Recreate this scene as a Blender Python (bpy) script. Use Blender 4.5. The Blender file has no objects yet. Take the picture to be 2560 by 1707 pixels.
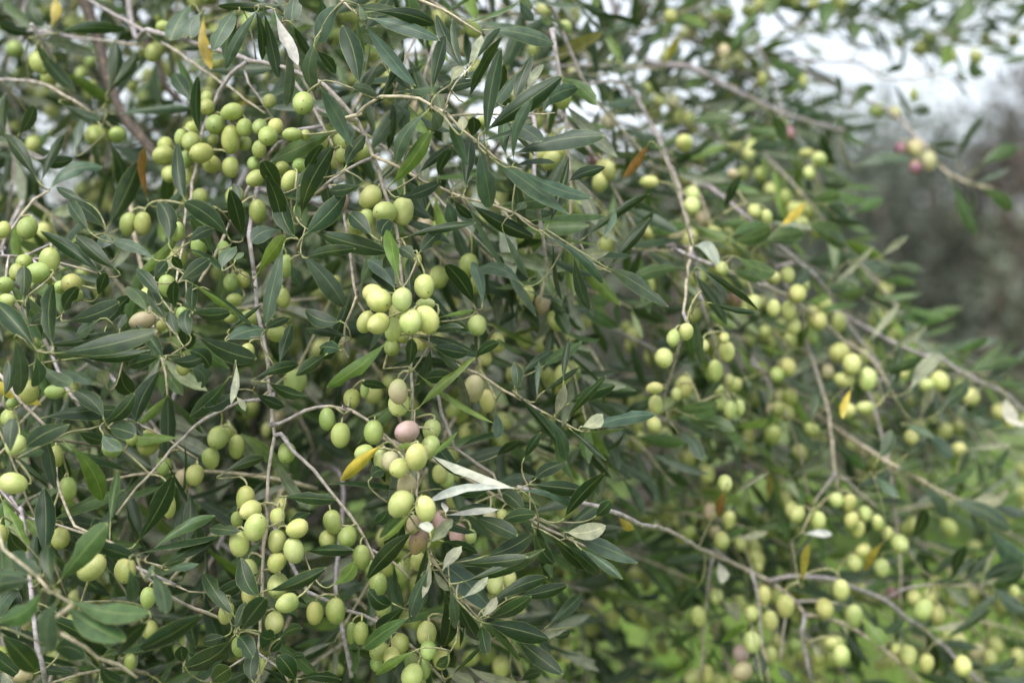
import bpy, bmesh, math, random
import numpy as np
from mathutils import Vector, Matrix

random.seed(11)
rng = np.random.default_rng(11)
scene = bpy.context.scene
COL = scene.collection

# ------------------------------------------------------------------ camera
CAM = Vector((0.0, 0.0, 1.5))
cam_data = bpy.data.cameras.new("camera")
cam = bpy.data.objects.new("camera", cam_data)
COL.objects.link(cam)
cam.location = CAM
cam.rotation_euler = (math.radians(90), 0, 0)
cam_data.lens = 50
cam_data.sensor_width = 36
cam_data.clip_start = 0.05
cam_data.clip_end = 2000
cam_data.dof.use_dof = True
cam_data.dof.focus_distance = 1.10
cam_data.dof.aperture_fstop = 2.9
scene.camera = cam

# ------------------------------------------------------------------ sky and sun (bright overcast)
SUN_EL, SUN_AZ = math.radians(58), math.radians(205)      # azimuth clockwise from +Y: high, behind the camera
world = bpy.data.worlds.new("World")
scene.world = world
world.use_nodes = True
wn, wl = world.node_tree.nodes, world.node_tree.links
wn.clear()
sky = wn.new("ShaderNodeTexSky")
sky.sky_type = 'NISHITA'
sky.sun_disc = False
sky.sun_elevation = SUN_EL
sky.sun_rotation = SUN_AZ
sky.air_density = 1.0
sky.dust_density = 3.0
sky.ozone_density = 1.0
hs = wn.new("ShaderNodeHueSaturation")                      # cloud cover: the blue is mostly gone
hs.inputs["Saturation"].default_value = 0.36
hs.inputs["Value"].default_value = 1.0
bg = wn.new("ShaderNodeBackground")
bg.inputs["Strength"].default_value = 0.15
wo = wn.new("ShaderNodeOutputWorld")
wl.new(sky.outputs[0], hs.inputs["Color"])
wl.new(hs.outputs[0], bg.inputs[0])
wl.new(bg.outputs[0], wo.inputs[0])

sun_data = bpy.data.lights.new("sun", 'SUN')
sun_data.energy = 0.8
sun_data.angle = math.radians(35)
sun_data.color = (1.0, 0.985, 0.96)
sun = bpy.data.objects.new("sun", sun_data)
COL.objects.link(sun)
sdir = Vector((math.sin(SUN_AZ) * math.cos(SUN_EL), math.cos(SUN_AZ) * math.cos(SUN_EL), math.sin(SUN_EL)))
sun.rotation_euler = sdir.to_track_quat('Z', 'Y').to_euler()

scene.view_settings.view_transform = 'Standard'
scene.view_settings.look = 'None'
scene.view_settings.gamma = 1
scene.view_settings.use_curve_mapping = False
scene.view_settings.exposure = 1.24
scene.render.engine = 'CYCLES'
scene.cycles.use_denoising = True
scene.cycles.max_bounces = 8
scene.cycles.transparent_max_bounces = 4

# ------------------------------------------------------------------ helpers
PX = 36 / 50 / 2560.0                                        # metres per photograph pixel at one metre

def at(u, v, d):
    """A point of the place, d metres into the scene, from a position in the 2560 x 1707 photograph."""
    return Vector(((u - 1280) * PX * d, d, 1.5 - (v - 853.5) * PX * d))

def mesh_obj(name, verts, faces, mat, parent=None, smooth=True, uv=None, tint=None):
    me = bpy.data.meshes.new(name)
    me.from_pydata([tuple(v) for v in verts] if not isinstance(verts, np.ndarray) else verts.tolist(), [], faces)
    if uv is not None:
        l = me.uv_layers.new(name="UVMap")
        idx = np.empty(len(me.loops), dtype=np.int32)
        me.loops.foreach_get("vertex_index", idx)
        l.data.foreach_set("uv", np.asarray(uv, dtype=np.float32)[idx].ravel())
    if tint is not None:
        a = me.color_attributes.new("tint", 'FLOAT_COLOR', 'POINT')
        a.data.foreach_set("color", np.asarray(tint, dtype=np.float32).ravel())
    if smooth:
        me.polygons.foreach_set("use_smooth", [True] * len(me.polygons))
    for m in (mat if isinstance(mat, (list, tuple)) else [mat]):
        me.materials.append(m)
    o = bpy.data.objects.new(name, me)
    COL.objects.link(o)
    if parent is not None:
        o.parent = parent
        o.matrix_parent_inverse = parent_inv(parent)
    return o

def world_of(o):
    return (world_of(o.parent) @ o.matrix_parent_inverse if o.parent else Matrix.Identity(4)) @ o.matrix_basis

def parent_inv(p):
    return world_of(p).inverted()

def tag(o, label=None, cat=None, group=None, kind=None):
    for k, v in (("label", label), ("category", cat), ("group", group), ("kind", kind)):
        if v:
            o[k] = v
    return o

def empty(name, loc):
    o = bpy.data.objects.new(name, None)
    COL.objects.link(o)
    o.location = loc
    o.empty_display_size = 0.1
    return o

def catmull(pts, step):
    """Smooth polyline through pts (list of Vectors), about `step` metres apart."""
    if len(pts) < 2:
        return list(pts)
    P = [pts[0] * 2 - pts[1]] + list(pts) + [pts[-1] * 2 - pts[-2]]
    out = []
    for i in range(1, len(P) - 2):
        p0, p1, p2, p3 = P[i - 1], P[i], P[i + 1], P[i + 2]
        n = max(1, int((p2 - p1).length / step))
        for k in range(n):
            t = k / n
            out.append(0.5 * ((2 * p1) + (p2 - p0) * t + (2 * p0 - 5 * p1 + 4 * p2 - p3) * t * t + (3 * p1 - p0 - 3 * p2 + p3) * t ** 3))
    out.append(P[-2])
    return out

class Tubes:
    """Collects tapered tubes; tint per vertex."""
    def __init__(self):
        self.v, self.f, self.c = [], [], []
    def add(self, pts, radii, tint, sides=6, tint_end=None):
        n = len(pts)
        if n < 2:
            return
        base = len(self.v)
        up = Vector((0.31, 0.62, 0.72)).normalized()
        for i in range(n):
            d = (pts[min(i + 1, n - 1)] - pts[max(i - 1, 0)])
            if d.length < 1e-9:
                d = Vector((0, 0, -1))
            d.normalize()
            a = d.cross(up)
            if a.length < 1e-3:
                a = d.cross(Vector((1, 0, 0)))
            a.normalize()
            b = d.cross(a)
            t = i / (n - 1)
            c = tint if tint_end is None else tuple(tint[k] * (1 - t) + tint_end[k] * t for k in range(3))
            for s in range(sides):
                an = 2 * math.pi * s / sides
                self.v.append(pts[i] + (a * math.cos(an) + b * math.sin(an)) * radii[i])
                self.c.append((*c, 1))
        for i in range(n - 1):
            for s in range(sides):
                s2 = (s + 1) % sides
                self.f.append((base + i * sides + s, base + i * sides + s2, base + (i + 1) * sides + s2, base + (i + 1) * sides + s))
        self.f.append(tuple(base + s for s in range(sides))[::-1])
        self.f.append(tuple(base + (n - 1) * sides + s for s in range(sides)))
    def build(self, name, mat, parent=None):
        return mesh_obj(name, self.v, self.f, mat, parent, tint=self.c)

# ------------------------------------------------------------------ materials
def new_mat(name):
    m = bpy.data.materials.new(name)
    m.use_nodes = True
    n = m.node_tree.nodes
    n.clear()
    out = n.new("ShaderNodeOutputMaterial")
    return m, n, m.node_tree.links, out

def ramp(n, pts):
    r = n.new("ShaderNodeValToRGB")
    e = r.color_ramp.elements
    while len(e) > 1:
        e.remove(e[-1])
    e[0].position, e[0].color = pts[0][0], (*pts[0][1], 1) if len(pts[0][1]) == 3 else pts[0][1]
    for p, c in pts[1:]:
        x = e.new(p)
        x.color = (*c, 1)
    return r

def mix(n, l, fac, a, b, mode='MIX'):
    m = n.new("ShaderNodeMix")
    m.data_type = 'RGBA'
    m.blend_type = mode
    for sock, val in (("Factor", fac), ("A", a), ("B", b)):
        s = [x for x in m.inputs if x.name == sock and x.enabled][0] if sock == "Factor" else [x for x in m.inputs if x.name == sock and x.type == 'RGBA'][0]
        if isinstance(val, (int, float)):
            s.default_value = val
        elif isinstance(val, tuple):
            s.default_value = (*val, 1)
        else:
            l.new(val, s)
    return [x for x in m.outputs if x.type == 'RGBA'][0]

def math_node(n, l, op, a, b=None, c=None):
    m = n.new("ShaderNodeMath")
    m.operation = op
    for i, val in enumerate((a, b, c)):
        if val is None:
            continue
        if isinstance(val, (int, float)):
            m.inputs[i].default_value = val
        else:
            l.new(val, m.inputs[i])
    return m.outputs[0]

def tint_socket(n, per_object):
    if per_object:
        return n.new("ShaderNodeObjectInfo").outputs["Color"]
    a = n.new("ShaderNodeVertexColor")
    a.layer_name = "tint"
    return a.outputs["Color"]

def leaf_material(name, per_object):
    """Leathery olive leaf: glossy green above with a pale midrib, silver felt below, a thin pale margin."""
    m, n, l, out = new_mat(name)
    tint = tint_socket(n, per_object)
    uv = n.new("ShaderNodeUVMap")
    sep = n.new("ShaderNodeSeparateXYZ")
    l.new(uv.outputs[0], sep.inputs[0])
    u, v = sep.outputs[0], sep.outputs[1]
    across = math_node(n, l, 'ABSOLUTE', math_node(n, l, 'SUBTRACT', v, 0.5))        # 0 midrib .. 0.5 margin
    rib = ramp(n, [(0.012, (1, 1, 1)), (0.035, (0, 0, 0))])
    l.new(across, rib.inputs[0])
    edge = ramp(n, [(0.47, (0, 0, 0)), (0.498, (1, 1, 1))])
    l.new(across, edge.inputs[0])
    tipm = ramp(n, [(0.955, (0, 0, 0)), (0.995, (1, 1, 1))])
    l.new(u, tipm.inputs[0])
    pet = ramp(n, [(0.03, (1, 1, 1)), (0.12, (0, 0, 0))])
    l.new(u, pet.inputs[0])
    geo = n.new("ShaderNodeNewGeometry")
    nz = n.new("ShaderNodeTexNoise")
    nz.inputs["Scale"].default_value = 130
    nz.inputs["Detail"].default_value = 3
    l.new(geo.outputs["Position"], nz.inputs["Vector"])
    nz2 = n.new("ShaderNodeTexNoise")
    nz2.inputs["Scale"].default_value = 900
    nz2.inputs["Detail"].default_value = 2
    l.new(geo.outputs["Position"], nz2.inputs["Vector"])
    mott = ramp(n, [(0.3, (0.72, 0.72, 0.72)), (0.7, (1.3, 1.28, 1.2))])
    l.new(nz.outputs[0], mott.inputs[0])
    top = mix(n, l, 1.0, tint, mott.outputs[0], 'MULTIPLY')
    fleck = ramp(n, [(0.66, (0, 0, 0)), (0.74, (1, 1, 1))])
    l.new(nz2.outputs[0], fleck.inputs[0])
    top = mix(n, l, math_node(n, l, 'MULTIPLY', fleck.outputs[0], 0.12), top, (0.22, 0.25, 0.18))
    nb = n.new("ShaderNodeTexNoise")
    nb.inputs["Scale"].default_value = 34
    nb.inputs["Detail"].default_value = 4
    l.new(geo.outputs["Position"], nb.inputs["Vector"])
    blot = ramp(n, [(0.55, (0, 0, 0)), (0.72, (1, 1, 1))])
    l.new(nb.outputs[0], blot.inputs[0])
    top = mix(n, l, math_node(n, l, 'MULTIPLY', blot.outputs[0], 0.22), top, (0.10, 0.135, 0.022))
    pale = mix(n, l, 0.5, tint, (0.33, 0.38, 0.13))
    top = mix(n, l, math_node(n, l, 'MULTIPLY', rib.outputs[0], 0.7), top, pale)
    rim = math_node(n, l, 'MAXIMUM', math_node(n, l, 'MAXIMUM', edge.outputs[0], tipm.outputs[0]), pet.outputs[0])
    top = mix(n, l, math_node(n, l, 'MULTIPLY', rim, 0.55), top, (0.33, 0.38, 0.12))
    under0 = mix(n, l, 0.62, (0.40, 0.42, 0.33), tint)
    under = mix(n, l, math_node(n, l, 'MULTIPLY', rib.outputs[0], 0.6), under0, (0.52, 0.52, 0.34))
    under = mix(n, l, 1.0, under, mott.outputs[0], 'MULTIPLY')
    col = mix(n, l, geo.outputs["Backfacing"], top, under)
    p = n.new("ShaderNodeBsdfPrincipled")
    l.new(col, p.inputs["Base Color"])
    rough = n.new("ShaderNodeMapRange")
    l.new(geo.outputs["Backfacing"], rough.inputs[0])
    rough.inputs[3].default_value = 0.44
    rough.inputs[4].default_value = 0.75
    l.new(rough.outputs[0], p.inputs["Roughness"])
    p.inputs["Specular IOR Level"].default_value = 0.36
    bump = n.new("ShaderNodeBump")
    bump.inputs["Strength"].default_value = 0.25
    bump.inputs["Distance"].default_value = 0.0006
    hgt = math_node(n, l, 'SUBTRACT', nz.outputs[0], math_node(n, l, 'MULTIPLY', rib.outputs[0], 0.6))
    l.new(hgt, bump.inputs["Height"])
    l.new(bump.outputs[0], p.inputs["Normal"])
    tr = n.new("ShaderNodeBsdfTranslucent")
    tc = mix(n, l, 0.4, tint, (0.13, 0.25, 0.04))
    l.new(tc, tr.inputs[0])
    ms = n.new("ShaderNodeMixShader")
    ms.inputs[0].default_value = 0.14
    l.new(p.outputs[0], ms.inputs[1])
    l.new(tr.outputs[0], ms.inputs[2])
    l.new(ms.outputs[0], out.inputs[0])
    return m

def olive_material(name, per_object):
    """Green olive skin: waxy, fine pale dots, the odd sting mark; a purple flush where the tint says so (alpha)."""
    m, n, l, out = new_mat(name)
    if per_object:
        oi = n.new("ShaderNodeObjectInfo")
        tint, flush, rnd = oi.outputs["Color"], oi.outputs["Alpha"], oi.outputs["Random"]
    else:
        a = n.new("ShaderNodeVertexColor")
        a.layer_name = "tint"
        tint, flush, rnd = a.outputs["Color"], a.outputs["Alpha"], None
    geo = n.new("ShaderNodeNewGeometry")
    tcx = n.new("ShaderNodeTexCoord")
    nz = n.new("ShaderNodeTexNoise")
    nz.inputs["Scale"].default_value = 75
    nz.inputs["Detail"].default_value = 3
    l.new(geo.outputs["Position"], nz.inputs["Vector"])
    mott = ramp(n, [(0.3, (0.72, 0.80, 0.60)), (0.7, (1.22, 1.14, 1.25))])
    l.new(nz.outputs[0], mott.inputs[0])
    c = mix(n, l, 1.0, tint, mott.outputs[0], 'MULTIPLY')
    vor = n.new("ShaderNodeTexVoronoi")
    vor.inputs["Scale"].default_value = 620
    l.new(geo.outputs["Position"], vor.inputs["Vector"])
    dots = ramp(n, [(0.10, (1, 1, 1)), (0.24, (0, 0, 0))])
    l.new(vor.outputs["Distance"], dots.inputs[0])
    c = mix(n, l, math_node(n, l, 'MULTIPLY', dots.outputs[0], 0.42), c, (0.62, 0.64, 0.38))
    nf = n.new("ShaderNodeTexNoise")
    nf.inputs["Scale"].default_value = 48
    nf.inputs["Detail"].default_value = 4
    l.new(geo.outputs["Position"], nf.inputs["Vector"])
    fl = math_node(n, l, 'MULTIPLY', math_node(n, l, 'SUBTRACT', nf.outputs[0], 0.30), 3.0)
    cl = n.new("ShaderNodeClamp")
    l.new(fl, cl.inputs[0])
    inv = math_node(n, l, 'SUBTRACT', 1.0, flush)
    c = mix(n, l, math_node(n, l, 'MULTIPLY', cl.outputs[0], inv), c, (0.25, 0.11, 0.165))
    # sting marks: sparse dark specks
    v2 = n.new("ShaderNodeTexVoronoi")
    v2.inputs["Scale"].default_value = 95
    l.new(geo.outputs["Position"], v2.inputs["Vector"])
    sp = ramp(n, [(0.05, (1, 1, 1)), (0.085, (0, 0, 0))])
    l.new(v2.outputs["Distance"], sp.inputs[0])
    pick = n.new("ShaderNodeSeparateColor")
    l.new(v2.outputs["Color"], pick.inputs[0])
    some = math_node(n, l, 'GREATER_THAN', pick.outputs[0], 0.55)
    c = mix(n, l, math_node(n, l, 'MULTIPLY', math_node(n, l, 'MULTIPLY', sp.outputs[0], some), 0.8), c, (0.06, 0.04, 0.015))
    if per_object:                                            # brown point at the free end (object z = -1)
        s = n.new("ShaderNodeSeparateXYZ")
        l.new(tcx.outputs["Object"], s.inputs[0])
        rr = math_node(n, l, 'SQRT', math_node(n, l, 'ADD', math_node(n, l, 'POWER', s.outputs[0], 2.0), math_node(n, l, 'POWER', s.outputs[1], 2.0)))
        tipd = ramp(n, [(0.05, (1, 1, 1)), (0.11, (0, 0, 0))])
        l.new(rr, tipd.inputs[0])
        c = mix(n, l, math_node(n, l, 'MULTIPLY', tipd.outputs[0], 0.85), c, (0.07, 0.05, 0.02))
    p = n.new("ShaderNodeBsdfPrincipled")
    l.new(c, p.inputs["Base Color"])
    p.inputs["Roughness"].default_value = 0.46
    p.inputs["Specular IOR Level"].default_value = 0.42
    p.inputs["Subsurface Weight"].default_value = 0.12
    p.inputs["Subsurface Radius"].default_value = (0.004, 0.005, 0.0015)
    p.inputs["Subsurface Scale"].default_value = 0.6
    bump = n.new("ShaderNodeBump")
    bump.inputs["Strength"].default_value = 0.12
    bump.inputs["Distance"].default_value = 0.0008
    l.new(nz.outputs[0], bump.inputs["Height"])
    l.new(bump.outputs[0], p.inputs["Normal"])
    l.new(p.outputs[0], out.inputs[0])
    return m

def bark_material():
    m, n, l, out = new_mat("twig_bark")
    tint = tint_socket(n, False)
    geo = n.new("ShaderNodeNewGeometry")
    nz = n.new("ShaderNodeTexNoise")
    nz.inputs["Scale"].default_value = 210
    nz.inputs["Detail"].default_value = 5
    l.new(geo.outputs["Position"], nz.inputs["Vector"])
    mott = ramp(n, [(0.3, (0.55, 0.54, 0.54)), (0.7, (1.35, 1.34, 1.34))])
    l.new(nz.outputs[0], mott.inputs[0])
    c = mix(n, l, 1.0, tint, mott.outputs[0], 'MULTIPLY')
    ln = n.new("ShaderNodeTexNoise")
    ln.inputs["Scale"].default_value = 95
    ln.inputs["Detail"].default_value = 2
    l.new(geo.outputs["Position"], ln.inputs["Vector"])
    lich = ramp(n, [(0.60, (0, 0, 0)), (0.68, (1, 1, 1))])
    l.new(ln.outputs[0], lich.inputs[0])
    c = mix(n, l, math_node(n, l, 'MULTIPLY', lich.outputs[0], 0.28), c, (0.40, 0.30, 0.17))
    p = n.new("ShaderNodeBsdfPrincipled")
    l.new(c, p.inputs["Base Color"])
    p.inputs["Roughness"].default_value = 0.75
    bump = n.new("ShaderNodeBump")
    bump.inputs["Strength"].default_value = 0.6
    bump.inputs["Distance"].default_value = 0.001
    l.new(nz.outputs[0], bump.inputs["Height"])
    l.new(bump.outputs[0], p.inputs["Normal"])
    l.new(p.outputs[0], out.inputs[0])
    return m

def plain_noise_material(name, c0, c1, scale, rough=0.9, detail=6, coord="Object"):
    m, n, l, out = new_mat(name)
    tc = n.new("ShaderNodeTexCoord")
    nz = n.new("ShaderNodeTexNoise")
    nz.inputs["Scale"].default_value = scale
    nz.inputs["Detail"].default_value = detail
    l.new(tc.outputs[coord], nz.inputs["Vector"])
    r = ramp(n, [(0.35, c0), (0.65, c1)])
    l.new(nz.outputs[0], r.inputs[0])
    p = n.new("ShaderNodeBsdfPrincipled")
    l.new(r.outputs[0], p.inputs["Base Color"])
    p.inputs["Roughness"].default_value = rough
    bump = n.new("ShaderNodeBump")
    bump.inputs["Strength"].default_value = 0.5
    bump.inputs["Distance"].default_value = 0.02
    l.new(nz.outputs[0], bump.inputs["Height"])
    l.new(bump.outputs[0], p.inputs["Normal"])
    l.new(p.outputs[0], out.inputs[0])
    return m

M_LEAF = leaf_material("olive_leaf", True)
M_LEAF_MASS = leaf_material("olive_leaf_mass", False)
M_OLIVE = olive_material("olive_skin", True)
M_OLIVE_MASS = olive_material("olive_skin_mass", False)
M_BARK = bark_material()
M_TRUNK = plain_noise_material("old_bark", (0.07, 0.055, 0.045), (0.20, 0.17, 0.145), 18)
M_GRASSLAND = plain_noise_material("grassland", (0.095, 0.11, 0.035), (0.13, 0.215, 0.028), 0.9)
M_SOIL = plain_noise_material("dry_soil", (0.13, 0.10, 0.085), (0.24, 0.20, 0.17), 5)
M_HILL = plain_noise_material("scrub_hill", (0.07, 0.09, 0.05), (0.13, 0.15, 0.09), 0.25)
# ------------------------------------------------------------------ where things are in the photograph
# Positions are read off nine enlarged views of the photograph (900 x 600 pixels of it each, shown 2352 wide).
REG = {1: (0, 0), 2: (800, 0), 3: (1660, 0), 4: (0, 550), 5: (800, 550), 6: (1660, 550), 7: (0, 1107), 8: (800, 1107), 9: (1660, 1107)}
ZS = 900 / 2352.0

# distance from the camera of the outer face of the crown, at points of the photograph (2352-wide view)
DEPTH = [(0, 0, 1.4), (300, 150, 1.32), (500, 350, 1.19), (600, 100, 1.16), (800, 150, 1.10), (1100, 250, 1.08), (1500, 650, 1.10),
         (1300, 450, 1.09), (100, 500, 1.16), (100, 700, 1.09), (400, 700, 1.10), (900, 700, 1.10), (900, 1100, 1.10), (1150, 1350, 1.10),
         (1400, 1250, 1.12), (1400, 950, 1.12), (600, 1250, 1.12), (500, 1500, 1.10), (100, 1400, 0.95), (300, 1450, .99), (200, 1150, 1.08),
         (0, 1000, 1.05), (1600, 200, 1.6), (1550, 500, 1.42), (1600, 950, 1.35), (1700, 1300, 1.42), (2000, 700, 1.5), (2000, 200, 1.75),
         (2300, 200, 1.8), (2200, 1400, 1.45), (1800, 1450, 1.4), (1500, 1500, 1.5), (2300, 1000, 1.5), (700, 400, 1.12), (250, 350, 1.3)]
_DP = np.array(DEPTH)
_DP[:, :2] *= 2560 / 2352.0

def crown_depth(u, v):
    w = 1.0 / ((_DP[:, 0] - u) ** 2 + (_DP[:, 1] - v) ** 2 + 400.0) ** 1.5
    return float((w * _DP[:, 2]).sum() / w.sum())

# branches: label or - ; first and last width, extra depth in cm, kind (b bark, t tan young shoot, k dark limb); then region numbers (r1..r9) and x y pairs, root first
BRANCHES = """
slender grey branch slanting above the upper olive cluster|26 15 3 b|r1 580 0 920 190 1140 330 1450 540 1600 650 1730 740
central grey branch bearing the tight olive cluster and leafy tip|42 15 1 b|r1 1150 250 1550 370 1640 400 1780 425 1990 490 2100 540 2330 790 r2 300 900 355 1030 430 1270 r5 480 0 505 60 520 250 540 440 570 620 590 760 595 960 605 1300 r8 640 200 640 330 670 560 700 650 780 830 900 980 1000 1110 1070 1165
grey branch dropping through the upper olive cluster|34 15 2 b|r1 1620 395 1500 490 1440 600 1370 740 1330 850 1310 930 1280 1100 1240 1280 1210 1400 1195 1560 r4 1180 250 1150 390 1120 560 1110 800
-|20 14 3 b|r1 1590 460 1680 620 1780 770
-|30 22 3 b|r1 1890 910 1820 930 1740 1030 1680 1110 1600 1280 1520 1420 r4 1500 30 1420 200 1300 410
arching beige shoot with grey-green leaves near the top|30 16 -1 t|r2 245 750 300 690 400 640 540 625 650 650 740 690 830 740 930 850 1030 930 1130 1020 1260 1095 1290 1110
long beige shoot reaching out with a lone leaf at its tip|26 12 0 t|r2 370 1025 560 1120 780 1225 950 1290 1130 1340 1280 1395 1430 1490 r5 1330 0 1450 70 1600 180 1720 260 1830 310 1900 350
-|26 22 2 b|r2 350 1030 170 1110 0 1240 r1 2150 1210 2050 1280
leafy beige shoot coming in over the top edge|28 14 0 t|r2 560 -60 660 0 800 60 950 150 1080 230
-|28 18 0 t|r2 100 -40 130 0 240 90 300 130
-|16 10 -1 t|r2 820 710 860 590 890 530 990 430
-|20 9 1 t|r2 860 760 1080 750 1540 745
grey branch hanging long and straight right of the shoots|32 20 2 b|r2 2000 560 2060 620 2090 670 2200 880 2280 1070 2340 1220 r6 150 0 180 150 150 380 130 600
-|30 20 8 b|r2 1580 200 1760 600 1900 760 2060 950 2200 1100
-|30 24 14 b|r2 1480 440 1800 430 2200 450
-|30 24 6 b|r2 1740 560 1900 530 2000 560 2060 640
blurred branch slanting below the bright sky|50 26 0 b|r3 320 520 560 640 800 750 1000 810 1200 860
-|24 14 2 b|r3 950 400 1250 410 1350 460 1500 520 1750 490 1900 460
outermost blurred twig with purple-flushed olives against the open gap|26 18 0 b|r3 1200 600 1400 690 1520 760 1600 840 1700 950 1800 1080 1900 1160 2000 1200 2150 1230
grey branch strung with pale olives below the gap|34 20 0 b|r6 100 200 240 270 400 330 590 400 750 470 900 560 1060 680 1180 790 1350 900 1450 1040 1500 1150
-|32 24 2 b|r6 700 120 800 210 1000 380 1100 520 1200 680 1310 820 1400 950 1440 1050
forked grey branch hanging behind the pale olives|32 24 5 b|r6 760 350 900 620 930 800 1000 1000 1060 1200 1100 1450 r9 1115 150 1120 205 1130 310
-|22 14 5 b|r9 1115 205 1040 300 960 410
-|22 14 5 b|r9 1115 205 1200 250 1300 340 1400 430
straight grey twig hanging down toward the lower corner|28 20 6 b|r6 1320 1080 1380 1250 1430 1450 r9 1460 80 1490 280 1515 500 1540 720 1550 1080
curved branch leaving the crown beside the grassy corner|30 30 0 b|r6 1690 880 1800 890 1930 990 2100 1070 2250 1150 2352 1260
-|26 16 0 b|r6 140 700 110 790 60 960 10 1130 0 1200 30 1330
-|30 20 8 b|r6 300 700 340 850 390 1000 420 1200 430 1400
long bare branch slanting down across the lower foliage|38 26 1 b|r8 1400 315 1650 380 1900 440 2100 530 r9 0 560 200 670 330 730 520 820 650 880 780 970 860 1040 920 1120 1100 1150 1300 1250 1500 1400 1680 1568
bare branch arching toward the lower corner|34 28 1 b|r9 700 895 850 870 1050 880 1250 940 1450 1030 1600 1150 1750 1260 1900 1390 2080 1568
-|26 24 0 b|r9 560 840 600 920 620 1050 630 1250 660 1400 690 1568
-|24 20 0 b|r9 320 740 290 900 270 1100 250 1400 240 1568
-|30 28 1 b|r9 915 1120 900 1250 930 1400 970 1568
-|24 14 1 b|r9 860 1030 1000 1030 1150 1050
-|24 18 2 b|r9 790 1100 790 1150 770 1300 755 1440
-|22 16 1 b|r9 1440 1020 1550 960 1700 930 1950 930 2100 940
tan shoot with long grey-green leaves at the frame edge|34 16 -2 t|r9 1640 220 1760 290 1860 340 2000 390 2110 410
beige shoot with upright leaves right of the olive cluster|30 12 1 t|r5 600 740 640 760 720 810 870 930 1040 1010 1200 1110 1400 1220 1540 1300 1680 1370 1760 1380
-|26 20 2 b|r5 150 -80 170 0 200 250 225 430 250 540 310 640
-|22 16 1 t|r5 235 500 205 580 165 680 150 830 190 900
-|30 20 5 b|r5 1440 0 1475 230 1490 330 1450 470 1430 560
-|20 12 5 b|r5 1490 330 1540 430
-|30 24 24 b|r5 1400 500 1680 600 1900 700 2200 860
-|28 20 20 b|r5 1500 560 1600 660 1750 830 1880 1030
-|32 18 4 b|r5 680 780 720 850 720 980 770 1150 830 1350 880 1500 r8 900 50 1020 130 1130 210 1180 330 1400 520 1570 600 1740 680
-|30 22 2 b|r4 1780 1340 1820 1330 2000 1250 2160 1215 2352 1260 r5 150 1220 300 1300 450 1430 540 1520
upright grey branch hung with olives at lower left|32 24 2 b|r4 1650 330 1680 560 1720 780 1750 950 1770 1200 1780 1500 r7 1750 200 1745 500 1720 750 1710 1000 1690 1250 1690 1568
-|26 20 5 b|r4 1700 1180 1560 1190 1440 1240 1350 1290 1200 1420 1070 1560 r7 1040 150 900 290 760 470
-|24 18 7 b|r4 700 1250 930 1340 1080 1420 1200 1500 1290 1560
-|24 20 2 b|r4 10 200 r1 40 1550 130 1420 230 1300 320 1250
-|22 20 2 b|r4 350 150 150 240 60 240 50 300 30 480
-|20 14 3 b|r4 60 235 300 260 640 350
-|24 14 3 b|r4 200 250 350 380 440 480
-|34 26 2 b|r4 -40 980 0 1020 70 1100 150 1200 250 1300 310 1360
pale grey branch running behind the blurred near leaves|26 20 6 b|r7 70 350 130 450 160 480 210 490 450 560 720 650
-|40 40 8 b|r7 140 480 180 700 200 950 230 1200 270 1450 290 1568
-|20 16 0 t|r7 720 650 880 730 960 780 1090 810
near blurred shoot at the lower left corner|22 22 -2 t|r7 240 880 330 960 430 1030 470 1060
-|30 28 -2 t|r7 390 1240 550 1330 640 1410 780 1450 900 1530
-|32 22 2 b|r7 1850 -40 1920 50 2050 180 2200 370 2330 540 r8 290 620 350 750 380 790
-|22 20 3 b|r8 340 700 480 780 600 890
grey branch with olive clusters along the bottom edge|30 22 2 b|r8 140 1070 170 1090 280 1130 450 1210 560 1290 650 1370 740 1470 820 1560
-|34 34 8 b|r7 2230 1180 2260 1350 2300 1530
-|30 24 6 b|r7 900 840 1000 920 1150 1020 1350 1110 1480 1170
-|16 12 2 t|r7 1140 940 1240 970 1360 980
-|20 18 1 b|r7 1690 1370 1780 1430 1850 1500 1890 1568
-|18 14 1 b|r7 1600 1400 1500 1470
thick dark limb rising deep inside the crown|96 80 12 k|r1 540 -40 620 200 680 420 740 620 820 780 950 930 1050 1060
-|60 50 20 k|r1 1000 380 1030 420 1080 560 1180 660
-|28 18 0 b|r1 -60 510 0 515 250 540 400 610 540 690 600 740
-|24 18 3 b|r1 400 230 600 260 900 300 950 330
-|28 18 4 b|r1 1880 490 1960 600 2050 720 2110 820 2180 980 2210 1110
-|80 70 40 k|r7 2300 950 2200 1100 2050 1300 1950 1500
-|100 90 60 k|r7 1000 1560 1100 1520 1300 1460 1420 1440 1600 1350
-|40 34 35 b|r8 1690 800 1700 950 1720 1300 1740 1568
"""

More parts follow.
